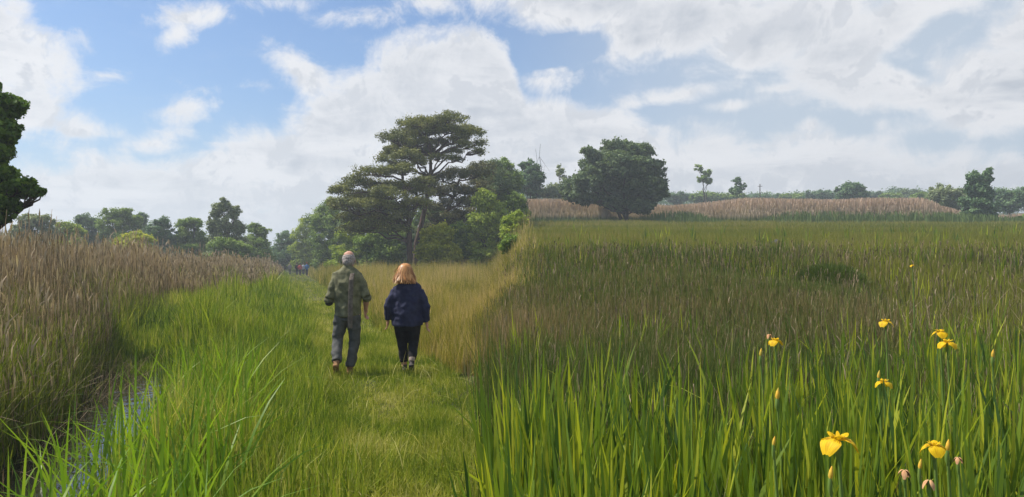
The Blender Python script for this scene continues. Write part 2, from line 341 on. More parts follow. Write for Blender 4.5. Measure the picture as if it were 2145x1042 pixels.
def left_reeds():
    reed, green = [], []
    for y0, y1, n, wpx in [(4, 8, 22000, .7), (8, 14, 46000, .7), (14, 26, 50000, .75), (26, 50, 38000, .85), (50, 105, 34000, 1.0)]:
        x, y = scatter(y0, y1, -1.05 if y0 < 14 else -.85, -.30, n, .07 if y0 < 14 else .15, 4)
        o = x+.308*y+veer(y); seg = 4 if y0 < 14 else 2
        edge = -2.95+.5*(vnoise(x, y, .5, 21)-.5)
        m = o < edge; x, y, o = keep(m, x, y, o)
        gz = np.clip(.58+2.8*(vnoise(x, y, .30, 25)-.45)+1.2*np.exp(-((x+6.6)**2+(y-9.5)**2)/3.5)-.30*sstep(14, 30, y), .06, 1)
        m = RNG.random(len(x)) > gz*.72; gx0, gy0, g0 = keep(~m, x, y, gz); x, y, o, gz = keep(m, x, y, o, gz)
        patch = vnoise(x, y, .45, 22)
        inner = sstep(-3.0, -4.4, o)
        hmax = np.interp(y, [4, 8, 14, 26, 60, 100], [1.25, 1.62, 1.95, 2.0, 1.95, 2.1])
        far_l = sstep(-.42, -.55, x/y)*.12*sstep(10, 16, y)
        h = (hmax*(.50+.48*inner)+far_l)*RNG.uniform(.66, 1.10, len(x))*(.80+.26*patch+.14*vnoise(x, y, 1.3, 27))
        w = np.maximum(RNG.uniform(.005, .009, len(x)), .8*wpx*PX*y)
        tint = .36+.6*(patch-.5)+RNG.normal(0, .20, len(x))+.24*sstep(16, 40, y)
        reed.append(blade_field(pts(x, y, .1), h, w, seg, .075, prof=[1, .9, .8, .7, .25], tint=tint))
        sel = RNG.random(len(x)) < .035; tx, ty, th = keep(sel, x, y, h); th = th*RNG.uniform(1.08, 1.22, len(th)); P = pts(tx, ty, 0)
        reed.append(blade_field(P, th, np.maximum(.006, .8*PX*ty), seg, .06, prof=[1, .9, .8, .5], tint=RNG.uniform(.5, .9, len(tx))))
        P = P.copy(); P[:, 2] += th*.93; reed.append(blade_field(P, RNG.uniform(.16, .28, len(P)), np.maximum(.028, 1.3*PX*ty), 2, .3, prof=[.3, 1, .25], tint=RNG.uniform(.85, 1.0, len(P))))
        # plumes
        sel = RNG.random(len(x)) < .35; px_, py_, hh = keep(sel, x, y, h)
        P = pts(px_, py_, 0); P[:, 2] += hh*.93
        reed.append(blade_field(P, RNG.uniform(.14, .26, len(P)), np.maximum(.018, .95*PX*py_), 2, .25, prof=[.3, 1, .25], tint=RNG.uniform(.6, 1.0, len(P))))
        # green leaves among the stems: more in some patches and low down
        gx, gy = np.tile(gx0, 3), np.tile(gy0, 3); gx = gx+RNG.normal(0, .07, len(gx)); gy = gy+RNG.normal(0, .07, len(gy))
        gi = sstep(-3.0, -4.4, gx+.308*gy+veer(gy)); gh = np.interp(gy, [4, 8, 14, 26, 60, 100], [1.1, 1.4, 1.7, 1.75, 1.75, 1.8])*(.5+.45*gi)*RNG.uniform(.4, 1.0, len(gx))
        green.append(blade_field(pts(gx, gy), gh, np.maximum(.013, 1.15*wpx*PX*gy), seg, .22, tint=RNG.random(len(gx))))
    # leaning broken stems over the water edge
    x, y = scatter(6, 13, -.8, -.45, 2600); o = x+.308*y; m = (o > -3.6) & (o < -2.45); x, y = keep(m, x, y)
    reed.append(blade_field(pts(x, y), RNG.uniform(.3, .9, len(x)), RNG.uniform(.006, .010, len(x)), 4, .8, tint=RNG.uniform(.2, .95, len(x))))
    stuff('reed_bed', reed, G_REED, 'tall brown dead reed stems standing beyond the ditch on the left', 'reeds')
    stuff('reed_undergrowth', green, G_UNDER, 'green leaves growing up among the brown reed stems left of the ditch', 'undergrowth')

def right_vegetation():
    rush, iris, far = [], [], []
    for y0, y1, n, wpx in [(1.6, 4, 15000, .7), (4, 8, 60000, .7), (8, 14, 95000, .75), (14, 24, 90000, .8), (24, 50, 95000, .9), (50, 104, 80000, 1.0)]:
        x, y = scatter(y0, y1, -.06, .92 if y0 < 14 else .78, n, .05 if y0 < 14 else .12, 5)
        m = x/y > -.03+.05*vnoise(x, y, .8, 30)+RNG.normal(0, 1, len(x))*np.interp(y, [3, 12, 40], [.035, .022, .010]); x, y = keep(m, x, y); t = x/y
        seg = 3 if y0 < 14 else 2 if y0 < 24 else 1
        bx = t*F+CX
        # brown-topped rushes fade out with distance, sooner towards the right
        lim = np.interp(bx, [1100, 1400, 1700, 1900, 2200], [17, 16.5, 15, 8, 5])+4*(vnoise(x, y, .25, 31)-.5)
        isr = y < lim+RNG.normal(0, 2.2, len(y))*np.clip(y/12, .2, 1.5)
        xx, yy = keep(isr, x, y)
        patch = vnoise(xx, yy, .5, 33)
        h = (.52+.30*patch)*RNG.uniform(.7, 1.15, len(xx))*np.interp(yy, [1.6, 4, 7], [.55, .7, 1])
        w = np.maximum(RNG.uniform(.004, .007, len(xx)), .9*wpx*PX*yy*RNG.uniform(.6, 1.5, len(xx)))
        tint = .35+.55*(patch-.5)+RNG.normal(0, .24, len(xx))+.10*np.exp(-((yy-10)/3)**2)+.6*(vnoise(xx*.6, yy*.6, .9, 34)-.5)+.14*np.exp(-((yy-10.5)/2.5)**2)
        rush.append(blade_field(pts(xx, yy), h, w, seg, .14, prof=[1, 1, .9, .3], tint=tint))
        xx, yy = keep(~isr, x, y)
        patch = vnoise(xx, yy, .22, 35); streak = vnoise(xx*.25, yy, .2, 36)
        h = (.35+.25*patch)*RNG.uniform(.6, 1.2, len(xx))
        w = np.maximum(.007, .9*wpx*PX*yy)*np.ones(len(xx))
        tint = .40+.5*(streak-.5)+.25*(patch-.5)+RNG.normal(0, .17, len(xx))+.15*np.exp(-((yy-26)/8)**2)*np.interp(xx/yy*F+CX, [1100, 1700, 2000], [1, .6, -.6])
        far.append(blade_field(pts(xx, yy), h, w, seg, .2, tint=tint))
    # iris swards: wide upright sword leaves in clumps
    for y0, y1, k, cn in [(1.75, 2.7, 130, 12), (2.7, 4.3, 420, 13), (4.3, 6.5, 640, 12), (6.5, 10, 560, 10), (10, 22, 700, 8), (22, 45, 500, 6)]:
        cy = np.sqrt(RNG.uniform(y0*y0, y1*y1, k)); ct = RNG.uniform(-.015, .9 if y0 < 10 else .75, k); cx = ct*cy; bx = ct*F+CX
        near = vnoise(cx, cy, .55, 41)
        prob = np.interp(cy, [1.8, 3.6, 4.5, 6.5, 9, 20], [1, .9, .75, .42, .22, .16])*np.where(cy > 3.8, .35+1.1*near, 1)
        prob = prob*np.interp(bx, [1100, 1500, 1700, 2145], [.75, .8, 1.15, 1.7])
        prob = np.where((cy > 4.4) & (cy < 9) & (bx < 1560), prob*.42, prob)
        s = RNG.random(k) < prob; cx, cy = keep(s, cx, cy)
        x = np.repeat(cx, cn)+RNG.normal(0, .07, len(cx)*cn); y = np.repeat(cy, cn)+RNG.normal(0, .07, len(cy)*cn)
        ld = np.arctan2(y-np.repeat(cy, cn), x-np.repeat(cx, cn)); n = len(x)
        ch = np.repeat(RNG.uniform(.75, 1.08, len(cx)), cn)
        h = ch*RNG.uniform(.50, 1.03, n)*np.interp(y, [1.7, 2.6, 3.6, 5, 9], [.74, .88, 1.05, 1.08, .95])
        w = np.maximum(RNG.uniform(.016, .034, n), 1.1*PX*y)
        tint = np.repeat(RNG.uniform(.15, .85, len(cx)), cn)+RNG.normal(0, .24, n)
        ln = np.abs(RNG.normal(.10, .12, n)); bent = RNG.random(n) < .10; ln[bent] = RNG.uniform(.45, .95, bent.sum()); h[bent] *= .85
        iris.append(blade_field(pts(x, y), h, w, 5 if y0 < 10 else 2, ln, ldir=ld, prof=[.8, 1, .98, .85, .55, .04], tint=tint, bend=1.6))
    # dead straw coloured blades and thin flowering stems among the leaves
    x, y = scatter(2.0, 14, -.02, .8, 1800, .1, 3)
    dead = [blade_field(pts(x, y), RNG.uniform(.3, .95, len(x)), np.maximum(.004, .55*PX*y), 4, RNG.uniform(.05, .8, len(x)), tint=RNG.uniform(.55, 1, len(x)))]
    x, y = scatter(4.0, 20, -.02, .8, 2600); P = pts(x, y); hh = RNG.uniform(.55, .95, len(x))
    dead.append(blade_field(P, hh, np.maximum(.003, .45*PX*y), 3, .1, prof=[1, .9, .8, .5], tint=RNG.uniform(.2, .7, len(x))))
    P = P.copy(); P[:, 2] += hh*.93; dead.append(blade_field(P, RNG.uniform(.06, .14, len(x)), np.maximum(.010, .9*PX*y), 2, .3, prof=[.3, 1, .2], tint=RNG.uniform(.4, .9, len(x))))
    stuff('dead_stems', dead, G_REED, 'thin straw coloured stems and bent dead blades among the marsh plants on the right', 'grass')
    stuff('rushes', rush, G_RUSH, 'dark green and brown rushes filling the middle of the right hand marsh', 'rushes')
    stuff('iris_leaves', iris, G_IRIS, 'bright green sword shaped iris leaves standing in the right foreground', 'leaves')
    stuff('marsh_grass', far, G_FAR, 'low olive green grass of the far marsh reaching to the pinkish reeds', 'grass')
    # far pinkish reed belt with a green skirt
    n = 60000; x, y = scatter(84, 101, -.03, .80, n, .2, 4); t = x/y; bx = t*F+CX
    front = np.interp(bx, [1080, 1300, 1400, 1560, 1760, 1950, 2020, 2200], [88, 89, 90, 86, 87, 90, 95, 97])+4*(vnoise(x, y, .12, 51)-.5)+5*(vnoise(x, y*.2, .35, 53)-.5)
    hh = np.interp(bx, [1080, 1250, 1400, 1480, 1560, 1750, 1930, 1975, 2030, 2200], [2.9, 2.7, 2.1, 2.5, 3.1, 2.9, 2.95, 2.1, 1.25, 1.0])
    m = y > front; x, y, front, hh = keep(m, x, y, front, hh)
    ramp_ = sstep(0, 4.0, y-front); h = hh*(.42+.58*ramp_)*RNG.uniform(.85, 1.08, len(x))*(.93+.14*vnoise(x, y, .15, 52))
    tint = .12+.58*ramp_+RNG.normal(0, .07, len(x))
    belt = [blade_field(pts(x, y), h, RNG.uniform(.09, .15, len(x)), 2, .08, prof=[1, .5], tint=tint)]
    x, y = scatter(80, 90, -.03, .80, 9000, .35, 6); bx = x/y*F+CX; k = vnoise(x*.5, y*.6, .3, 54)
    m = k > .42; x, y, k = keep(m, x, y, k)
    belt.append(blade_field(pts(x, y), (.55+2.2*(k-.42))*RNG.uniform(.6, 1.1, len(x)), RNG.uniform(.09, .14, len(x)), 1, .1, prof=[1, .4], tint=RNG.uniform(0, .12, len(x))))
    belt[-1][2]['along'][:] = 0
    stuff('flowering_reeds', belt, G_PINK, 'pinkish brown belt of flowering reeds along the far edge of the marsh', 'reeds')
left_vegetation(); left_reeds(); right_vegetation()

# ------------------------------------------------------------------ trees
def at(px, py, Y):
    """world point seen at photograph pixel (px, py) and standing Y metres away"""
    return np.array([(px-CX)/F*Y, Y, EYE+(HY-py)/F*Y])
BARK = plain_mat('bark', (.075, .060, .045), .9, .1, (.035, .03, .024), 9, .8, (1, 1, .25))
BARK_P = plain_mat('pine_bark', (.10, .062, .042), .9, .1, (.04, .03, .026), 7, .8, (1, 1, .3))
def crown_mat(name, a, b, c, trans=.3):
    return leaf_mat(name, [(0, a), (.55, b), (1, c)], trans, .6, .2)
L_PINE = crown_mat('pine_needles', (0.062, 0.085, 0.023), (0.150, 0.170, 0.040), (0.28, 0.28, 0.065), .22)
L_PINEB = crown_mat('brownish_pine_needles', (0.049, 0.065, 0.023), (0.114, 0.122, 0.034), (0.209, 0.186, 0.057), .15)
L_DARK = crown_mat('dark_leaves', (0.060, 0.100, 0.050), (0.120, 0.175, 0.080), (0.20, 0.26, 0.11), .35)
L_OAK = crown_mat('oak_leaves', (0.042, 0.085, 0.019), (0.104, 0.190, 0.027), (0.228, 0.342, 0.042), .35)
L_MID = crown_mat('green_leaves', (0.084, 0.143, 0.034), (0.177, 0.273, 0.048), (0.309, 0.404, 0.081), .35)
L_LIGHT = crown_mat('light_leaves', (0.137, 0.194, 0.032), (0.284, 0.377, 0.046), (0.479, 0.535, 0.086), .4)
L_YELL = crown_mat('yellow_green_leaves', (0.186, 0.229, 0.031), (0.393, 0.437, 0.039), (0.600, 0.590, 0.075), .4)
L_GREY = crown_mat('grey_willow_leaves', (0.109, 0.148, 0.075), (0.207, 0.258, 0.122), (0.350, 0.393, 0.207), .3)
L_COOL = crown_mat('cool_leaves', (0.057, 0.108, 0.057), (0.115, 0.200, 0.088), (0.192, 0.294, 0.123), .3)

def leaf_cloud(C, S, dens_n, ls, flat=.0, tbase=None):
    """C (k,3) clump centres, S (k,3) clump radii, dens_n leaves each; ls leaf size"""
    k = len(C); n = dens_n*k
    d = RNG.normal(size=(n, 3)); d /= np.linalg.norm(d, axis=1)[:, None]
    r = RNG.random(n)**.45*np.where(RNG.random(n) < .15, 1.45, 1.0)
    off = d*r[:, None]*np.repeat(S, dens_n, 0); P = np.repeat(C, dens_n, 0)+off
    nv = d*.7+RNG.normal(0, .55, (n, 3)); nv[:, 2] += .35
    nv /= np.linalg.norm(nv, axis=1)[:, None]
    a = np.cross(nv, RNG.normal(size=(n, 3))); a /= np.linalg.norm(a, axis=1)[:, None]; b = np.cross(nv, a)
    sz = ls*RNG.uniform(.6, 1.4, n)[:, None]
    V = np.stack([P-a*sz*.5, P-b*sz*.32, P+a*sz*.5, P+b*sz*.32], 1).reshape(-1, 3)
    Q = np.arange(n*4).reshape(-1, 4)
    tb = RNG.uniform(.25, .75, k) if tbase is None else tbase
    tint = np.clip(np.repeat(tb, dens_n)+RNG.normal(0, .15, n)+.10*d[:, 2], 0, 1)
    return V, Q, {'tint': np.repeat(tint, 4), 'along': np.zeros(n*4)}
def limb_mesh(paths, sides=7):
    """paths: list of [(point, radius), ...] -> one mesh of tapered tubes"""
    Vs, Qs, off = [], [], 0
    for path in paths:
        p = [Vector(q) for q, r in path]; rr = [r for q, r in path]
        for i in range(len(p)):
            d = (p[min(i+1, len(p)-1)]-p[max(i-1, 0)]).normalized()
            a = d.cross(Vector((.3, 1, .2))).normalized(); b = d.cross(a)
            for s in range(sides):
                an = 2*math.pi*s/sides; Vs.append(p[i]+(a*math.cos(an)+b*math.sin(an))*rr[i]*(1+.12*math.sin(3*an+i)))
        for i in range(len(p)-1):
            for s in range(sides):
                s2 = (s+1) % sides; Qs.append((off+i*sides+s, off+i*sides+s2, off+(i+1)*sides+s2, off+(i+1)*sides+s))
        off += len(p)*sides
    return np.array([tuple(v) for v in Vs]), np.array(Qs)
def wob(a, b, r0, r1, n=4, amt=.06, sag=0):
    a = np.array(a, float); b = np.array(b, float); L = np.linalg.norm(b-a); out = []
    for i in range(n+1):
        t = i/n; q = a+(b-a)*t
        if 0 < i < n: q = q+RNG.normal(0, amt*L/n*1.5, 3)
        q[2] += sag*L*math.sin(math.pi*t); out.append((q, r0+(r1-r0)*t))
    return out
TREES = []
def skirt(bpx, y=534):
    return [(bpx-18, y, 26, 17), (bpx+18, y-2, 26, 19), (bpx, y-20, 28, 20)]
def tree(name, label, cat, base_px, Y, blobs, m, leaf, per=60, sub=16, bark=BARK, trunk_r=.16, spread=1.0, clump=.42, flat=.75, stems=1, group=None, airy=0.0, fork=.35, base_z=None):
    """blobs: list of (px, py, rx, ry) crown masses seen at distance Y; each gets real depth"""
    bx = (base_px-CX)/F*Y; gz = float(height(bx, Y)) if base_z is None else base_z
    root = empty(name, (bx, Y, gz), label, cat, group); o0 = np.array([bx, Y, gz])
    C, S, T, limbs = [], [], [], []
    sc = Y/F; top = max(EYE+(HY-b[1])*sc for b in blobs)
    fk = np.array([0, 0, (top-gz)*fork])
    for q in range(stems):
        e = fk+RNG.normal(0, .05*(top-gz)*(stems > 1), 3); e[2] = fk[2]
        limbs.append(wob((q*.18*stems-.09*stems, 0, -.15), e, trunk_r, trunk_r*.7, 4, .05))
    for (px, py, rx, ry) in blobs:
        dep = RNG.uniform(-.55, .55)*rx*sc*spread
        c = at(px, py, Y)-o0; c[1] += dep
        rad = np.array([rx*sc, rx*sc*.85, ry*sc])
        n = max(5, int(2.7*sub*(rx*ry)**.5/18*(1-airy)))
        d = RNG.normal(size=(n, 3)); d /= np.linalg.norm(d, axis=1)[:, None]
        r = RNG.random(n)**(1/3.)*np.where(RNG.random(n) < .2, 1.12, .86)
        cc = c+d*r[:, None]*rad
        C.append(cc); sr = clump*(rad.mean()**.5)*RNG.uniform(.45, 1.15, n)
        S.append(np.stack([sr, sr, sr*flat], 1))
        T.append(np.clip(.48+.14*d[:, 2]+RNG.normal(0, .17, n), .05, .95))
        lst = wob(fk*RNG.uniform(.75, 1.0), c, trunk_r*.5, trunk_r*.16, 4, .12); limbs.append(lst)
        for j in range(min(n, 7)): limbs.append(wob(lst[3][0], cc[j], trunk_r*.16, .012, 3, .15))
    C = np.concatenate(C); S = np.concatenate(S); T = np.concatenate(T)
    C = np.where((C[:, 2:] > .2), C, C*[1, 1, 0]+[0, 0, .3])
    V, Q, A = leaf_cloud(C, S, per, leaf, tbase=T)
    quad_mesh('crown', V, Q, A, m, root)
    V, Q = limb_mesh(limbs); quad_mesh('trunk', V, Q, None, bark, root, smooth=True)
    return root

def pine(name, label, Y, trunk_px, pads, m, leaf=.15, per=70, r=.28):
    P = [at(px, py, Y) for px, py in trunk_px]; bx = P[0][0]; gz = float(height(bx, Y)); o0 = np.array([bx, Y, gz])
    root = empty(name, tuple(o0), label, 'tree'); P[0][2] = gz-.2
    tp = [(p-o0, r*(1-.72*i/(len(P)-1))) for i, p in enumerate(P)]
    limbs = [tp]; C, S, T = [], [], []
    for (px, py, rx, ry) in pads:
        sc = Y/F; dep = RNG.uniform(-1.0, 1.0)*1.9
        c = at(px, py, Y)-o0; c[1] += dep
        cand = [i for i in range(1, len(tp)) if tp[i][0][2] < c[2]+.2] or [1]
        a = tp[cand[-1]][0]; a2 = tp[max(cand[-1]-1, 0)][0]; a = a*.6+a2*.4 if cand[-1] > 1 else a
        lb = wob(a, c-[0, 0, ry*sc*.7], r*.33, .035, 5, .16, .04); limbs.append(lb)
        n = max(8, int(rx*ry/14)); ph = RNG.uniform(0, 2*np.pi, n); q = RNG.random(n)**.5
        rad = rx*sc; cc = np.stack([c[0]+np.cos(ph)*q*rad, c[1]+np.sin(ph)*q*rad*.8, c[2]+(1-q*q)*ry*sc*.8-ry*sc*.4+RNG.normal(0, ry*sc*.3, n)], 1)
        for j in range(min(n, 9)): limbs.append(wob(lb[-2][0], cc[j], .05, .014, 3, .16))
        C.append(cc); sr = RNG.uniform(.36, .62, n); S.append(np.stack([sr, sr, sr*.66], 1)); T.append(np.clip(RNG.normal(.52, .20, n), .05, .95))
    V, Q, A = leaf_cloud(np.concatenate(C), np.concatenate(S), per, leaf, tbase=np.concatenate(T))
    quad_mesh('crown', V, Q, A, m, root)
    V, Q = limb_mesh(limbs); quad_mesh('trunk', V, Q, None, BARK_P, root, smooth=True)

pine('pine_tree', 'tallest pine with a high flat topped dark crown against the clouds', 65,
     [(868, 560), (873, 510), (884, 465), (897, 400), (902, 355), (901, 307), (888, 270)],
     [(868, 252, 38, 12), (905, 250, 30, 10), (948, 252, 35, 10), (985, 270, 30, 9), (845, 275, 34, 12), (892, 275, 40, 12), (940, 275, 30, 9), (825, 293, 28, 10),
      (868, 296, 36, 12), (960, 287, 26, 8), (1000, 292, 15, 6), (818, 316, 24, 9), (850, 318, 34, 10), (900, 316, 26, 8), (945, 310, 22, 6), (975, 305, 16, 6), (1003, 318, 10, 6),
      (806, 334, 14, 7), (838, 338, 26, 7), (925, 331, 20, 5), (884, 343, 18, 6), (955, 333, 15, 5), (835, 305, 30, 12), (860, 330, 34, 10), (985, 282, 24, 10), (890, 262, 44, 13), (925, 262, 40, 12), (965, 264, 30, 10), (880, 308, 30, 10), (915, 292, 30, 9)], L_PINE, per=85)
pine('pine_tree', 'broad low pine spreading to the left of the tallest pine, crown in rounded green pads', 61,
     [(860, 565), (858, 510), (856, 453), (853, 420), (846, 390), (842, 370)],
     [(790, 360, 42, 11), (845, 358, 38, 10), (745, 378, 34, 11), (800, 385, 42, 12), (850, 385, 32, 10), (718, 398, 24, 12), (765, 405, 44, 13), (820, 408, 40, 12), (735, 425, 40, 12),
      (790, 430, 44, 12), (838, 432, 24, 9), (705, 428, 20, 10), (755, 450, 48, 11), (812, 455, 34, 9), (715, 452, 26, 9), (780, 472, 40, 9), (870, 395, 34, 12), (875, 425, 30, 12), (850, 450, 30, 11), (880, 375, 26, 9), (740, 475, 34, 11), (825, 478, 34, 10)], L_PINE, per=80)
pine('pine_tree', 'brownish pine crown to the right of the tallest trunk, above the light green bushes', 68,
     [(945, 560), (940, 510), (932, 460), (940, 430), (955, 400), (962, 375)],
     [(965, 362, 42, 11), (925, 375, 32, 10), (1000, 368, 34, 11), (950, 390, 44, 12), (990, 398, 40, 12), (915, 402, 30, 10), (960, 418, 42, 11), (925, 432, 34, 10), (1000, 425, 30, 11),
      (905, 452, 26, 9), (950, 450, 34, 10), (890, 425, 24, 10), (930, 470, 36, 11), (900, 480, 26, 10), (975, 455, 34, 12), (895, 385, 24, 9)], L_PINEB, per=80)
pine('pine_tree', 'dark blue green pine half hidden behind the brownish pine', 78,
     [(1040, 560), (1038, 470), (1035, 400), (1033, 360)],
     [(1032, 347, 22, 9), (1042, 362, 26, 10), (1020, 375, 28, 10), (1050, 385, 28, 12), (1025, 400, 26, 12), (1055, 410, 24, 12)], L_DARK)
pine('pine_tree', 'slim dark pine standing closer in by the brownish pine, branches low', 72,
     [(1010, 560), (1008, 500), (1004, 440), (1000, 400)], [(990, 350, 22, 8), (1012, 352, 26, 10), (1005, 385, 24, 9), (985, 440, 30, 10), (1010, 460, 30, 10), (970, 470, 30, 9)], L_PINEB)

W = 'bushes and trees of the wood below the pines'
def wood(label, bpx, Y, blobs, m, **k):
    blobs = blobs+(skirt(bpx, 556 if k.get('group') is None else 540) if 'base_z' not in k else []); k['per'] = int(k.get('per', 60)*1.15)
    tree(k.pop('name', 'leafy_tree'), label, k.pop('cat', 'tree'), bpx, Y, blobs, m, k.pop('leaf', .20), group=k.pop('group', W), **k)
wood('small dark tree where the path vanishes', 597, 112, [(598, 498, 22, 18), (590, 520, 22, 20), (610, 515, 18, 22), (600, 540, 28, 14)], L_COOL)
wood('pale green willow next right of the dark tree at the path end', 645, 108, [(635, 500, 26, 28), (650, 475, 24, 22), (625, 525, 24, 22), (650, 525, 28, 24), (665, 455, 18, 14)], L_LIGHT)
wood('tall green tree at the left foot of the pines', 695, 90, [(690, 435, 26, 18), (675, 460, 32, 26), (705, 470, 34, 28), (680, 500, 38, 28), (715, 515, 34, 26), (690, 535, 36, 18)], L_MID, per=80)
wood('rounded mid green bush just left of the standing man', 735, 74, [(735, 490, 32, 26), (755, 515, 34, 26), (725, 530, 32, 20), (760, 535, 30, 18)], L_LIGHT)
wood('shady tree between the man and the bare pine trunk', 795, 70, [(790, 475, 34, 22), (815, 495, 32, 26), (780, 510, 32, 26), (820, 525, 32, 24), (795, 540, 36, 16)], L_MID, per=80)
wood('dark bush directly behind the bare pine trunk', 850, 80, [(845, 490, 34, 28), (860, 520, 40, 28), (835, 535, 34, 18)], L_DARK)
wood('fresh yellow green bush right of the bare pine trunk', 915, 62, [(900, 500, 22, 22), (925, 495, 26, 24), (912, 525, 32, 24), (885, 525, 16, 20), (945, 530, 22, 22)], L_YELL)
wood('deep green tree right of the fresh yellow green bush', 965, 66, [(965, 490, 32, 26), (985, 515, 32, 26), (955, 530, 30, 22), (985, 540, 32, 16)], L_MID, per=80)
wood('tall yellowish willow at the right end of the wood', 1022, 62, [(1015, 420, 26, 24), (1030, 450, 32, 30), (1005, 470, 30, 28), (1035, 490, 34, 30), (1010, 515, 34, 28), (1040, 535, 34, 24)], L_LIGHT, per=85)
wood('dark tree filling the wood behind the tall yellowish willow', 1055, 84, [(1035, 372, 28, 20), (1060, 385, 30, 22), (1020, 400, 30, 22), (1050, 420, 36, 28), (1078, 425, 28, 28), (1055, 480, 40, 34), (1085, 470, 30, 28)], L_DARK, per=80)
wood('dark tree in the middle of the wood behind the tallest trunk', 905, 84, [(900, 450, 34, 26), (930, 465, 34, 26), (880, 480, 34, 28), (950, 490, 36, 28), (915, 510, 40, 26)], L_MID, per=80)
wood('dark tree deep in the wood behind the broad low pine', 790, 86, [(770, 440, 34, 24), (800, 430, 34, 22), (750, 470, 36, 28), (820, 460, 34, 28), (790, 500, 40, 28)], L_DARK, per=80)
wood('small round bush on the grassy bank right of the wood', 1074, 44, [(1064, 470, 17, 18), (1082, 462, 17, 20), (1072, 492, 22, 20), (1085, 488, 14, 16)], L_LIGHT, name='green_bush', cat='bush', base_z=3.0, group='bushes on the grassy bank', leaf=.14)
wood('lower bush on the grassy bank nearer than the small round bush', 1070, 30, [(1070, 508, 15, 15), (1060, 520, 12, 12)], L_MID, name='green_bush', cat='bush', base_z=1.5, group='bushes on the grassy bank', leaf=.10)
wood('tall dark tree rising at the right end of the wood beside the brownish pine', 1038, 80, [(1030, 362, 24, 18), (1052, 350, 24, 18), (1045, 385, 34, 22), (1018, 395, 26, 20), (1070, 380, 26, 24), (1040, 420, 40, 26)], L_MID, per=80)
wood('young tree growing on the bank above the wood end', 1082, 70, [(1078, 425, 22, 22), (1085, 455, 26, 24), (1068, 475, 24, 24)], L_MID)

B = 'tree line behind the brown reeds'
wood('grey leafed willow scrub at the far left behind the reeds', 70, 72, [(60, 462, 26, 16), (85, 468, 24, 18), (45, 485, 26, 18), (100, 490, 24, 16), (70, 500, 34, 16)], L_GREY, name='willow_scrub', cat='shrub', airy=.25, group=B)
wood('yellow green bush right of the grey willow scrub', 140, 75, [(130, 478, 22, 14), (150, 485, 22, 16), (135, 505, 32, 16)], L_LIGHT, name='green_bush', cat='bush', group=B)
wood('dark tree with ragged top left of the big rounded tree', 185, 92, [(180, 462, 20, 12), (200, 470, 22, 14), (180, 490, 26, 20), (205, 505, 26, 18)], L_COOL, group=B)
wood('big rounded green tree at the middle of the left tree line', 250, 88, [(235, 452, 24, 16), (258, 445, 16, 12), (265, 468, 28, 20), (230, 480, 30, 22), (285, 462, 18, 12), (260, 500, 36, 20)], L_MID, group=B, per=75)
wood('blue green pointed tree rising behind the big rounded tree', 295, 104, [(298, 457, 12, 12), (290, 475, 18, 18), (300, 495, 22, 20)], L_COOL, group=B)
wood('bright yellow green bush in front of the big rounded tree', 285, 62, [(275, 497, 22, 12), (300, 502, 22, 12), (255, 508, 22, 12), (290, 515, 34, 12)], L_YELL, name='green_bush', cat='bush', group=B)
wood('dark narrow tree between the yellow green bush and the flat topped tree', 338, 84, [(338, 470, 20, 14), (330, 490, 22, 20), (348, 500, 20, 22), (338, 522, 26, 14)], L_COOL, group=B, per=75)
wood('flat topped olive tree left of the tall willow', 400, 86, [(385, 470, 20, 12), (410, 468, 20, 12), (385, 495, 22, 20), (412, 498, 22, 22), (400, 520, 32, 14)], L_MID, group=B, per=75)
wood('tall feathery willow, highest of the left tree line', 470, 80, [(472, 430, 11, 18), (455, 442, 14, 16), (490, 445, 13, 16), (448, 470, 17, 20), (478, 470, 22, 24), (500, 480, 14, 20), (462, 505, 34, 26), (500, 515, 26, 20)], L_GREY, group=B, per=60, airy=.1)
wood('dense dark bush at the foot of the tall feathery willow', 480, 76, [(470, 515, 34, 16), (500, 520, 26, 14)], L_MID, name='dark_bush', cat='bush', group=B)
wood('ragged brownish tree right of the tall willow', 538, 92, [(530, 480, 16, 16), (548, 488, 14, 16), (525, 510, 22, 22), (550, 515, 18, 20), (540, 530, 26, 14)], L_MID, group=B)

# overhanging tree at the left edge, its trunk outside the frame
tree('oak_tree', 'dark leafy branches of the near tree reaching in at the left edge', 'tree', -170, 15,
     [(-30, 175, 34, 30), (8, 222, 34, 26), (-20, 260, 40, 34), (12, 275, 28, 28), (-10, 318, 38, 22), (8, 362, 26, 14), (45, 388, 30, 12), (15, 400, 34, 14), (75, 402, 16, 8), (5, 425, 32, 16), (-25, 450, 44, 26), (-70, 300, 80, 90), (-90, 420, 90, 60)],
     L_OAK, .10, per=42, sub=24, trunk_r=.16, clump=.22, fork=.3, spread=.8)

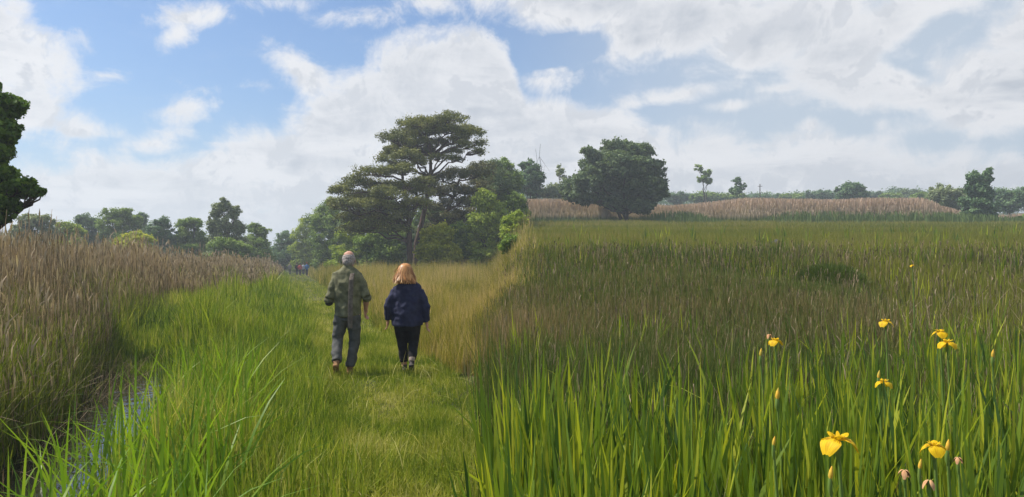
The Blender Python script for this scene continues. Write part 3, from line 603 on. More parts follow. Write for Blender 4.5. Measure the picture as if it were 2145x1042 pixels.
RW = 'trees along the far side of the marsh'
def rt(label, bpx, Y, blobs, m, **k): tree(k.pop('name', 'leafy_tree'), label, k.pop('cat', 'tree'), bpx, Y, blobs, m, k.pop('leaf', .30), group=k.pop('group', RW), **k)
rt('leafy tree cut off at the left end of the far marsh edge', 1108, 103, [(1108, 350, 24, 18), (1120, 375, 22, 24), (1100, 385, 30, 26), (1122, 402, 20, 14)], L_COOL, per=70)
rt('thin nearly bare shrub between the left end tree and the big round tree', 1170, 108, [(1175, 362, 14, 14), (1185, 385, 20, 16), (1160, 395, 20, 12)], L_GREY, name='bare_shrub', cat='shrub', airy=.5, per=30)
rt('low green bushes under the thin bare shrub', 1160, 104, [(1150, 405, 26, 12), (1185, 402, 26, 14)], L_GREY, name='green_bush', cat='bush')
rt('biggest round dark tree standing alone before the reeds', 1308, 87, [(1300, 312, 42, 22), (1340, 322, 34, 24), (1262, 335, 38, 26), (1310, 350, 52, 34), (1355, 358, 34, 26), (1245, 362, 34, 26), (1228, 385, 36, 20), (1290, 385, 44, 30), (1350, 390, 44, 30), (1375, 398, 26, 26), (1270, 410, 34, 20), (1330, 420, 46, 22), (1290, 425, 34, 16), (1340, 435, 30, 12), (1215, 378, 20, 14), (1232, 318, 14, 8), (1378, 345, 14, 8), (1205, 395, 22, 14), (1192, 392, 18, 14), (1200, 408, 22, 14), (1225, 418, 26, 14)],
   L_DARK, per=70, sub=20, stems=3, trunk_r=.24, clump=.46, fork=.15)
rt('small airy tree with two thin stems right of the big round tree', 1474, 150, [(1465, 352, 9, 8), (1482, 362, 10, 9), (1470, 375, 12, 9), (1486, 380, 7, 7)], L_MID, stems=2, per=40, trunk_r=.14, leaf=.34, fork=.5, spread=.6)
rt('small spiky shrub right of the small airy tree', 1545, 140, [(1543, 380, 8, 10), (1550, 392, 12, 10), (1540, 402, 16, 8)], L_COOL, name='spiky_shrub', cat='shrub', per=45)
for i, (px, top, hw, Y, mm, lab) in enumerate([
    (1420, 402, 26, 190, L_COOL, 'low far bush just right of the big round tree'),
    (1475, 402, 32, 185, L_MID, 'low far bush under the small airy tree'),
    (1530, 406, 34, 190, L_MID, 'low far bush behind the spiky shrub'),
    (1605, 406, 40, 215, L_COOL, 'low far bush beside the thin pole'),
    (1665, 405, 30, 210, L_MID, 'low far bush between the thin pole and the stepped hedge'),
    (1712, 399, 32, 190, L_COOL, 'stepped far hedge tree left of the domed tree'),
    (1785, 383, 34, 150, L_COOL, 'domed tree rising from the middle of the far hedge'),
    (1838, 400, 16, 210, L_DARK, 'little dark round tree right of the domed tree'),
    (1868, 404, 24, 190, L_MID, 'low far bush right of the little dark round tree'),
    (1908, 394, 28, 205, L_DARK, 'dark far tree with sloping top left of the pale willow'),
    (1938, 402, 26, 170, L_MID, 'low far bush at the left foot of the pale willow')]):
    bot = 428; cy = (top+bot)/2
    bl = [(px, top+9, hw*.55, 8), (px-hw*.55, cy-2, hw*.5, 9), (px+hw*.55, cy-2, hw*.5, 9), (px, cy+2, hw*.8, 12)]
    if top < 390: bl = [(px, top+9, 22, 10), (px-18, 402, 18, 14), (px+18, 402, 20, 14), (px, 412, 32, 14)]
    rt(lab, px, Y, bl, mm, leaf=.45, per=45, sub=22, clump=.5)
rt('pale olive willow left of the two peaked tree', 1985, 112, [(1975, 402, 30, 16), (2000, 410, 28, 18), (1965, 420, 26, 16), (1990, 430, 36, 14)], L_GREY, per=75)
rt('dark tree with two pointed peaks near the right edge', 2050, 93, [(2036, 375, 13, 14), (2070, 372, 9, 18), (2040, 400, 22, 20), (2068, 405, 18, 22), (2045, 430, 32, 20), (2065, 440, 26, 14), (2035, 448, 24, 12), (2062, 452, 24, 12)], L_COOL, per=80, sub=20)
rt('rounded tree right of the two peaked tree', 2115, 120, [(2105, 408, 24, 14), (2125, 415, 22, 16), (2110, 430, 32, 16), (2150, 410, 26, 20)], L_COOL, per=70)
rt('dark bush at the right edge in front of the reeds', 2138, 92, [(2138, 465, 16, 8), (2155, 460, 22, 14)], L_MID, name='dark_bush', cat='bush')

# far woods that read as one mass
def far_wood(name, prof, Y0, Y1, m, label, n):
    px = RNG.uniform(prof[0][0], prof[-1][0], n); Y = RNG.uniform(Y0, Y1, n)
    top = np.interp(px, [p[0] for p in prof], [p[1] for p in prof])+9*(vnoise(px*.06, Y*.0, 1, 71)-.5)+5*(vnoise(px*.2, Y*.0, 1, 72)-.5)
    x = (px-CX)/F*Y; g = height(x, Y); zt = EYE+(HY-top)/F*Y; z = g+(zt-g)*RNG.random(n)**.6
    C = np.stack([x, Y, z], 1); sr = RNG.uniform(.7, 1.3, n)*Y*.006
    V, Q, A = leaf_cloud(C, np.stack([sr*1.2, sr*1.2, sr*.8], 1), 45, Y0*.0026)
    tag(quad_mesh(name, V, Q, A, m), label, 'wood', kind='stuff')
far_wood('distant_wood', [(-120, 498), (150, 492), (330, 498), (560, 516), (620, 525), (760, 512), (1010, 500)], 150, 175, L_COOL, 'low far wood filling in behind the left tree line and the pines', 1500)
far_wood('distant_hedge', [(1060, 405), (1200, 402), (1400, 408), (1560, 410), (1750, 406), (1950, 400), (2250, 400)], 215, 235, L_COOL, 'low far hedge along the skyline behind the right hand marsh', 1500)
# bare saplings behind the leafy tree at the left end, thin pole, tussock, stone
def sapling():
    Y = 103; b = at(1130, 400, Y); g = float(height(b[0], Y)); root = empty('bare_sapling', (b[0], Y, g), 'leafless thin sapling poking above the left end tree', 'tree')
    o0 = np.array([b[0], Y, g]); L = [wob((0, 0, 0), at(1132, 302, Y)-o0, .06, .02, 6, .05), wob((0, 0, 1), at(1122, 312, Y)-o0, .05, .018, 6, .06)]
    for k in range(7): L.append(wob(L[0][3+k % 3][0], L[0][4][0]+RNG.normal(0, .5, 3)+[0, 0, .8], .02, .008, 3, .1))
    V, Q = limb_mesh(L, 5); quad_mesh('trunk', V, Q, None, BARK, root)
sapling()
def pole():
    Y = 160; a = at(1592, 386, Y); g = float(height(a[0], Y)); root = empty('pole', (a[0], Y, g), 'thin grey pole standing above the low far bushes', 'pole')
    V, Q = limb_mesh([[((0, 0, -.1), .13), ((0, 0, (a[2]-g)*.5), .11), ((0, 0, a[2]-g), .09)]], 8)
    quad_mesh('shaft', V, Q, None, BARK, root)
    V, Q = limb_mesh([[((-.5, 0, a[2]-g-.5), .05), ((.5, 0, a[2]-g-.5), .05)]], 6); quad_mesh('crossbar', V, Q, None, BARK, root)
pole()
def tussock():
    c = at(1742, 560, 15.5); x0, y0 = c[0], 15.5; n = 9000
    a = RNG.uniform(0, 2*np.pi, n); r = RNG.random(n)**.5
    x = x0+np.cos(a)*r*.62; y = y0+np.sin(a)*r*.5; h = .80*(1-.35*r*r)*RNG.uniform(.75, 1.08, n)
    V, Q, A = blade_field(pts(x, y), h, np.full(n, .013), 3, .22, ldir=a, prof=[1, 1, .9, .3], tint=RNG.uniform(0, .45, n))
    g = float(height(x0, y0)); V = V-np.array([x0, y0, g], np.float32)
    o = quad_mesh('rush_tussock', V, Q, A, G_RUSH); o.location = (x0, y0, g)
    tag(o, 'dark domed rush tussock standing out in the middle of the marsh', 'tussock')
tussock()
def stone():
    bm = bmesh.new(); bmesh.ops.create_icosphere(bm, subdivisions=3, radius=1)
    for v in bm.verts:
        k = 1+.12*math.sin(v.co.x*5+1)+.1*math.cos(v.co.y*6); v.co = Vector((v.co.x*.26*k, v.co.y*.18*k, v.co.z*.20*k))
    me = bpy.data.meshes.new('stone'); bm.to_mesh(me); bm.free(); me.materials.append(plain_mat('grey_stone', (.085, .085, .095), .95, .05, (.05, .05, .055), 8, .5))
    o = bpy.data.objects.new('stone', me); COL.objects.link(o); p = at(1626, 513, 31); o.location = (p[0], 31, float(height(p[0], 31))+.5)
    o.location.z = p[2]; tag(o, 'small grey lump just showing above the low marsh grass', 'stone')
stone()

# ------------------------------------------------------------------ yellow irises
def petal_mat():
    m, N = mat('iris_petal'); a = N.n('ShaderNodeAttribute', attribute_name='along').outputs['Fac']; b = N.n('ShaderNodeAttribute', attribute_name='tint').outputs['Fac']
    nz = N.n('ShaderNodeTexNoise', {'Vector': N.n('ShaderNodeCombineXYZ', {0: N.m('MULTIPLY', b, 26.0), 1: N.m('MULTIPLY', a, 2.0)}).outputs[0], 'Scale': 1.0, 'Detail': 3}).outputs['Fac']
    c = N.mix(N.smooth(nz, .35, .7), (.80, .55, .010, 1), (.60, .34, .006, 1))
    zig = N.m('MULTIPLY', N.smooth(N.m('ABSOLUTE', N.m('SUBTRACT', a, .36)), .16, .05), N.smooth(nz, .44, .56))
    c = N.mix(N.m('MULTIPLY', zig, .8), c, (.18, .05, .006, 1))
    p = N.n('ShaderNodeBsdfPrincipled', {'Base Color': c, 'Roughness': .6, 'Specular IOR Level': .2}); t = N.n('ShaderNodeBsdfTranslucent', {0: c})
    N.n('ShaderNodeOutputMaterial', {0: N.n('ShaderNodeMixShader', {0: .35, 1: p.outputs[0], 2: t.outputs[0]}).outputs[0]}); return m
PET = petal_mat()
WITH = plain_mat('withered_petal', (.55, .33, .17), .8, .1, (.42, .20, .10), 40)
BUDM = plain_mat('iris_bud', (.62, .36, .04), .6, .2, (.42, .33, .05), 30)
STEM = plain_mat('iris_stem', (.10, .17, .03), .5, .3, (.14, .20, .04), 12)
def pattr(nu=8, nv=6): return {'along': np.repeat(np.linspace(0, 1, nu+1), nv+1), 'tint': np.tile(np.linspace(0, 1, nv+1), nu+1)}
def petal(L, Wd, droop, lift, az, cup=.25, nu=8, nv=6):
    V, Q = [], []
    for i in range(nu+1):
        t = i/nu; w = Wd*math.sin(math.pi*min(1, .12+t*.80))**.8*(.35+.65*sstep(0, .55, t))
        rr = L*(t*.95-.25*t*t*droop); z = L*(lift*t-droop*t*t)
        for j in range(nv+1):
            s = j/nv-.5; zz = z-abs(s)*abs(s)*cup*w*2+.07*w*math.sin(s*14+t*6+az*3)*t; V.append((rr, s*w, zz))
    for i in range(nu):
        for j in range(nv): b = i*(nv+1)+j; Q.append((b, b+1, b+nv+2, b+nv+1))
    V = np.array(V); c, s_ = math.cos(az), math.sin(az)
    return np.stack([V[:, 0]*c-V[:, 1]*s_, V[:, 0]*s_+V[:, 1]*c, V[:, 2]], 1), np.array(Q)
def iris(px, py, Y, kind, label, size=1.0, group=None, rot=0.3):
    h = at(px, py, Y); g = float(height(h[0], Y)); H = h[2]-g
    root = empty('yellow_iris', (h[0]+.03, Y+.02, g), label, 'flower', group)
    V, Q = limb_mesh([[((0, 0, -.05), .009), ((.012, 0, H*.4), .008), ((-.01, -.01, H*.75), .0065), ((-.03, -.02, H-.035*size), .004)]], 6)
    quad_mesh('stem', V, Q, None, STEM, root, True)
    for k in range(4):
        a = rot*2+k*1.57; V, Q, A = blade_field(np.array([[.03*math.cos(a), .03*math.sin(a), -.03]]), np.array([H*(.95, .78, .88, .66)[k]]), np.array([.022]), 6, np.array([.08+.07*k]), ldir=np.array([a]), prof=[.8, 1, .98, .85, .55, .04], tint=np.array([.25+.2*k]), bend=1.6)
        quad_mesh('leaf', V, Q, A, G_IRIS, root)
    top = np.array([-.03, -.02, H-.03*size])
    V, Q = limb_mesh([[(top-[0, 0, .05], .003), (top-[0, 0, .03], .0075*size), (top, .006*size), (top+[0, 0, .012], .002)]], 7)
    quad_mesh('spathe', V, Q, None, STEM, root, True)
    if kind == 'open':
        for k in range(3):
            V, Q = petal(.066*size, .056*size, 1.05, .62, rot-.52+k*2.094+.2*math.sin(px*3+k)); quad_mesh('fall_petal', V+top+[0, 0, .012], Q, pattr(), PET, root, True)
            V, Q = petal(.022*size, .010*size, .1, 1.0, rot+1.05+k*2.094, .1); quad_mesh('upright_petal', V+top+[0, 0, .010], Q, pattr(), PET, root, True)
            V, Q = petal(.030*size, .024*size, .35, .85, rot+k*2.094, .2); quad_mesh('style_arm', V+top+[0, 0, .014], Q, pattr(), PET, root, True)
    elif kind == 'bud':
        size *= .78
        V, Q = limb_mesh([[(top, .004), (top+[.002, 0, .015*size], .010*size), (top+[.004, 0, .035*size], .008*size), (top+[.006, 0, .055*size], .0015)]], 8)
        quad_mesh('bud', V, Q, None, BUDM, root, True)
    else:
        for k in range(4):
            V, Q = petal(.034*size, .018*size, 1.3, .5, rot+k*1.57+.3*k, .6); quad_mesh('withered_petal', V+top+[0, 0, .008], Q, None, WITH, root, True)
IG = 'yellow irises standing among the sword leaves'
for a in [(1756, 905, 2.15, 'open', 'largest open yellow iris at the bottom, drooping petals spread wide', 1.25, 0.2),
          (1957, 925, 2.55, 'open', 'open yellow iris low at the right with ragged petals', 1.0, 1.0),
          (1984, 928, 2.6, 'bud', 'narrow yellow bud touching the ragged open iris', 1.0, 0),
          (1624, 708, 4.6, 'open', 'open yellow iris farthest left of the open blooms', 1.05, .5),
          (1611, 694, 4.7, 'withered', 'withered pinkish bloom just above the leftmost open iris', 1.0, .2),
          (1593, 735, 4.4, 'bud', 'orange bud just below the leftmost open iris', 1.2, 0),
          (1855, 668, 5.0, 'open', 'open yellow iris standing highest in the picture centre of the clump', 1.15, .1),
          (1969, 690, 4.5, 'open', 'upper bloom of the touching pair of yellow irises', 1.1, .8),
          (1984, 710, 4.4, 'open', 'lower bloom of the touching pair of yellow irises', 1.2, 1.6),
          (1851, 795, 3.6, 'open', 'open yellow iris in mid height between the highest and the largest bloom', .9, 1.5),
          (1840, 781, 3.7, 'bud', 'small bud beside the mid height open iris', 1.0, 0),
          (1628, 820, 3.3, 'bud', 'tall dull yellow bud among leaves below the leftmost open iris', 1.3, 0),
          (1739, 985, 2.3, 'bud', 'orange bud right under the largest open iris', 1.0, 0),
          (1620, 920, 2.7, 'bud', 'small yellow bud low down, left of the largest open iris', .8, 0),
          (1894, 972, 2.5, 'withered', 'withered tan bloom left of the orange bud at the bottom right', 1.0, .5),
          (1926, 968, 2.5, 'bud', 'vivid orange bud between two withered tan blooms', .8, 0),
          (1946, 993, 2.4, 'withered', 'lowest withered tan bloom, below the ragged open iris', 1.0, 1.2),
          (2007, 950, 2.7, 'withered', 'withered pink bloom farthest right at the bottom', .8, .2),
          (2079, 737, 4.3, 'bud', 'orange bud alone near the right edge', 1.2, 0),
          (1911, 555, 9.5, 'open', 'tiny distant yellow iris near the dark tussock', .7, 0)]:
    iris(a[0], a[1], a[2], a[3], a[4], a[5], IG, a[6])

# ------------------------------------------------------------------ people
def tube(bm, path, n=14):
    """closed loft; path items: (x, y, z, rx, ry) - rings stand square to the path"""
    rings = []; P = [Vector(p[:3]) for p in path]
    for i, p in enumerate(path):
        d = (P[min(i+1, len(P)-1)]-P[max(i-1, 0)]).normalized()
        a = Vector((1, 0, 0)); a = (a-d*a.dot(d))
        if a.length < .2: a = Vector((0, 1, 0))-d*d.y
        a.normalize(); b = d.cross(a)
        rings.append([bm.verts.new(P[i]+a*math.cos(2*math.pi*k/n)*p[3]+b*math.sin(2*math.pi*k/n)*p[4]) for k in range(n)])
    for r0, r1 in zip(rings, rings[1:]):
        for k in range(n): bm.faces.new((r0[k], r0[(k+1) % n], r1[(k+1) % n], r1[k]))
    bm.faces.new(rings[0][::-1]); bm.faces.new(rings[-1])
def ball(bm, c, r, sub=3, rot=None):
    g = bmesh.ops.create_icosphere(bm, subdivisions=sub, radius=1)
    for v in g['verts']:
        q = Vector((v.co.x*r[0], v.co.y*r[1], v.co.z*r[2]))
        if rot: q.rotate(rot)
        v.co = q+Vector(c)
def fused(name, bm, m, parent, voxel=.012, smooth=4, noise=0.0, nscale=9):
    bmesh.ops.recalc_face_normals(bm, faces=bm.faces)
    me = bpy.data.meshes.new(name); bm.to_mesh(me); bm.free()
    o = bpy.data.objects.new(name, me); COL.objects.link(o)
    r = o.modifiers.new('r', 'REMESH'); r.mode = 'VOXEL'; r.voxel_size = voxel; r.use_smooth_shade = True
    s = o.modifiers.new('s', 'SMOOTH'); s.factor = .5; s.iterations = smooth
    dg = bpy.context.evaluated_depsgraph_get(); dg.update()
    m2 = bpy.data.meshes.new_from_object(o.evaluated_get(dg)); o.modifiers.clear(); o.data = m2; m2.name = name
    bpy.data.meshes.remove(me)
    if noise:
        k = len(m2.vertices); co = np.zeros(k*3, np.float32); m2.vertices.foreach_get('co', co); co = co.reshape(-1, 3)
        nr = np.zeros(k*3, np.float32); m2.vertices.foreach_get('normal', nr); nr = nr.reshape(-1, 3)
        f = vnoise(co[:, 0]*1.2+co[:, 1]*.6+co[:, 2]*.5, co[:, 2]*1.3+co[:, 1]*.9, nscale, 61)+.6*vnoise(co[:, 0]-co[:, 2]*.7, co[:, 2]+co[:, 0], nscale*2.1, 62)-.8
        co += nr*(f*noise)[:, None]; m2.vertices.foreach_set('co', co.ravel())
    m2.materials.clear(); m2.materials.append(m); m2.polygons.foreach_set('use_smooth', np.ones(len(m2.polygons), bool)); m2.update()
    o.parent = parent; return o
SKIN = plain_mat('skin', (.50, .27, .19), .55, .35, (.44, .22, .15), 25)
def hand(bm, w, dirv, side, s=1.0, curl=.5):
    """palm and five fingers hanging from wrist w along dirv; side = +1 thumb towards +Y"""
    w = Vector(w); d = Vector(dirv).normalized(); f = Vector((0, 1, 0)); f = (f-d*f.dot(d)).normalized(); inn = d.cross(f)*(-side)
    e = w+d*.085*s
    tube(bm, [(*w, .024*s, .020*s), (*(w+d*.03*s), .022*s, .034*s), (*(w+d*.06*s), .018*s, .040*s), (*e, .014*s, .038*s)], 10)
    for k, L in enumerate((.070, .080, .074, .058)):
        b = e+f*(.030-.020*k)*s-d*.008*s; p = [b]
        for q in range(3):
            an = curl*(q+1)*.6; p.append(p[-1]+(d*math.cos(an)+inn*math.sin(an))*L*s/2.6)
        tube(bm, [(*q_, r*s, r*s) for q_, r in zip(p, (.0100, .0095, .0088, .0070))], 8)
    b = w+d*.025*s+f*.026*s
    p = [b, b+(f*.6+d*.7+inn*.2).normalized()*.035*s, b+(f*.6+d*.7+inn*.2).normalized()*.035*s+(d*.9+f*.15+inn*.4).normalized()*.030*s]
    tube(bm, [(*q_, r*s, r*s) for q_, r in zip(p, (.014, .0115, .009))], 8)
def head(bm, c, s=1.0):
    x, y, z = c
    ball(bm, (x, y, z+.02*s), (.074*s, .094*s, .100*s)); ball(bm, (x, y+.03*s, z-.045*s), (.055*s, .062*s, .065*s))
    tube(bm, [(x, y+.085*s, z+.015*s, .008*s, .008*s), (x, y+.108*s, z-.02*s, .014*s, .012*s), (x, y+.09*s, z-.03*s, .012*s, .01*s)], 8)
    for q in (-1, 1):
        ball(bm, (x+q*.078*s, y+.0*s, z-.005*s), (.009*s, .020*s, .032*s), 2); ball(bm, (x+q*.030*s, y+.080*s, z+.022*s), (.016*s, .010*s, .009*s), 2)
    ball(bm, (x, y+.088*s, z-.055*s), (.024*s, .010*s, .008*s), 2)
def shoe(bm, a, heel_up=0.0, s=1.0, ang=0.0):
    """shoe pointing +Y from ankle a; heel_up tilts the toe down"""
    M = Matrix.Rotation(-heel_up, 3, 'X'); A = Vector(a)
    P = [(-.070, -.055, .030, .030), (-.045, -.060, .040, .038), (.02, -.062, .042, .036), (.09, -.070, .048, .028), (.15, -.078, .046, .022), (.185, -.082, .028, .016)]
    path = []
    for y, z, rx, ry in P: q = A+M @ Vector((0, y*s, z*s)); path.append((*q, rx*s, ry*s))
    tube(bm, path, 12)
    q0 = A+M @ Vector((0, -.01, -.04)); tube(bm, [(*q0, .042*s, .045*s), (*A, .042*s, .045*s), (*(A+Vector((0, -.02*heel_up, .05*s))), .044*s, .046*s)], 12)

def walker_man():
    Y = 10.2; x0 = (729-CX)/F*Y; g = float(height(x0, Y))
    root = empty('person', (x0, Y, g), 'person in olive shirt and grey trousers walking away, grey hair, strap down the back', 'person')
    v = .007
    hip = .93; Lk = (-.155, .03, .52); La = (-.125, -.20, .20); Rk = (.085, .06, .50); Ra = (.02, .02, .085)
    # body
    bm = bmesh.new(); head(bm, (.005, .05, 1.655), 1.12); ball(bm, (-.005, .020, 1.732), (.060, .055, .045)); tube(bm, [(0, .0, 1.38, .07, .065), (0, .01, 1.50, .058, .058), (.003, .03, 1.60, .052, .056)])
    tube(bm, [(0, 0, .88, .13, .10), (0, 0, 1.0, .145, .10), (0, 0, 1.2, .15, .105), (0, 0, 1.36, .15, .09), (0, 0, 1.43, .09, .07)], 18)
    LS, LE, LW = (-.16, 0, 1.36), (-.262, -.03, 1.13), (-.20, .20, 1.05); RS, RE, RW_ = (.16, 0, 1.36), (.262, -.03, 1.14), (.23, .12, .93)
    for S_, E_, W_, sd in ((LS, LE, LW, -1), (RS, RE, RW_, 1)):
        tube(bm, [(*S_, .045, .045), (*[(a+b)/2 for a, b in zip(S_, E_)], .042, .042), (*E_, .042, .042)]); tube(bm, [(*E_, .042, .042), (*[(a*.6+b*.4) for a, b in zip(E_, W_)], .042, .040), (*W_, .027, .022)])
        hand(bm, W_, (Vector(W_)-Vector(E_)), -sd, 1.05)
    for H_, K_, A_ in (((-.09, 0, hip), Lk, La), ((.09, 0, hip), Rk, Ra)):
        tube(bm, [(*H_, .085, .085), (*K_, .055, .058), (*[(a*.7+b*.3) for a, b in zip(K_, A_)], .056, .058), (*A_, .038, .042)])
    fused('body', bm, SKIN, root, v, 3)
    # trousers
    m = plain_mat('grey_trousers', (.075, .078, .074), .9, .15, (.105, .104, .10), 14, .5)
    bm = bmesh.new(); tube(bm, [(0, 0, .80, .15, .12), (0, 0, .90, .165, .125), (0, 0, 1.0, .155, .12)], 20)
    for H_, K_, A_ in (((-.085, 0, .88), Lk, La), ((.085, 0, .88), Rk, Ra)):
        mid = [(a+b)/2 for a, b in zip(H_, K_)]; c = [(a+b)/2 for a, b in zip(K_, A_)]; e = [a*.12+b*.88 for a, b in zip(K_, A_)]
        tube(bm, [(*H_, .105, .11), (*mid, .092, .095), (*K_, .078, .082), (*c, .075, .082), (*e, .070, .078)], 16)
    fused('trousers', bm, m, root, .010, 3, .020, 9)
    # shirt with rolled sleeves
    m = plain_mat('olive_shirt', (.185, .180, .105), .9, .15, (.10, .10, .06), 12, .5)
    bm = bmesh.new()
    tube(bm, [(.01, -.005, .86, .185, .135), (.005, -.005, .93, .185, .135), (0, -.01, 1.05, .185, .135), (0, -.015, 1.2, .195, .135), (0, -.015, 1.33, .208, .13), (0, -.01, 1.42, .222, .118), (0, -.005, 1.470, .205, .098), (0, 0, 1.51, .14, .082), (0, .01, 1.56, .068, .066)], 24)
    for S_, E_ in (((-.175, 0, 1.385), (-.262, -.035, 1.12)), ((.175, 0, 1.385), (.262, -.035, 1.14))):
        mm = [(a+b)/2 for a, b in zip(S_, E_)]; tube(bm, [(*S_, .060, .075), (*mm, .066, .074), (*E_, .062, .070)], 14)
    tube(bm, [(-.268, -.035, 1.12, .066, .07), (-.265, .04, 1.10, .060, .062), (-.245, .09, 1.08, .056, .056)], 14)
    tube(bm, [(.268, -.035, 1.14, .062, .068), (.264, .0, 1.09, .056, .060)], 14)
    fused('shirt', bm, m, root, .010, 3, .026, 8)
    bm = bmesh.new(); tube(bm, [(0, .0, 1.53, .075, .075), (0, .014, 1.578, .070, .070)], 18); fused('collar', bm, m, root, .008, 2)
    # small black rounded form with a short barrel at the left elbow
    bm = bmesh.new(); ball(bm, (0, 0, 0), (.055, .05, .042)); tube(bm, [(0, .02, 0, .034, .034), (0, .10, -.01, .032, .032)], 14)
    elbow_o = fused('camera', bm, plain_mat('black_form', (.015, .015, .018), .4, .4), None, .007, 2)
    elbow_o.location = (x0-.265, Y-.02, g+1.045); tag(elbow_o, 'small black rounded form at the left elbow of the person in olive', 'camera')
    # strap hanging over the right shoulder and down the back
    m = plain_mat('strap_webbing', (.17, .145, .12), .9, .1, (.11, .09, .075), 20, .3)
    bm = bmesh.new(); path = [(.09, .09, 1.47), (.085, .0, 1.515), (.08, -.11, 1.46), (.075, -.165, 1.38), (.07, -.182, 1.2), (.065, -.182, 1.05), (.065, -.182, .90), (.06, -.175, .78), (.058, -.165, .70)]
    tube(bm, [(*p, .036, .010) for p in path], 10); fused('shoulder_strap', bm, m, root, .006, 2)
    # hair ring around a bald crown
    m = plain_mat('grey_hair', (.36, .32, .30), .85, .2, (.22, .19, .17), 50, .6)
    bm = bmesh.new(); ball(bm, (.005, .040, 1.668), (.094, .110, .098)); ball(bm, (.005, -.015, 1.63), (.080, .062, .070))
    fused('hair', bm, m, root, .006, 2, .006, 40)
    m = plain_mat('tan_boots', (.30, .17, .07), .8, .2, (.18, .10, .05), 18, .3)
    bm = bmesh.new(); shoe(bm, La, .85); fused('boot', bm, m, root, .008, 3)
    bm = bmesh.new(); shoe(bm, Ra, 0); fused('boot', bm, m, root, .008, 3)
    root.rotation_euler.z = R(3)

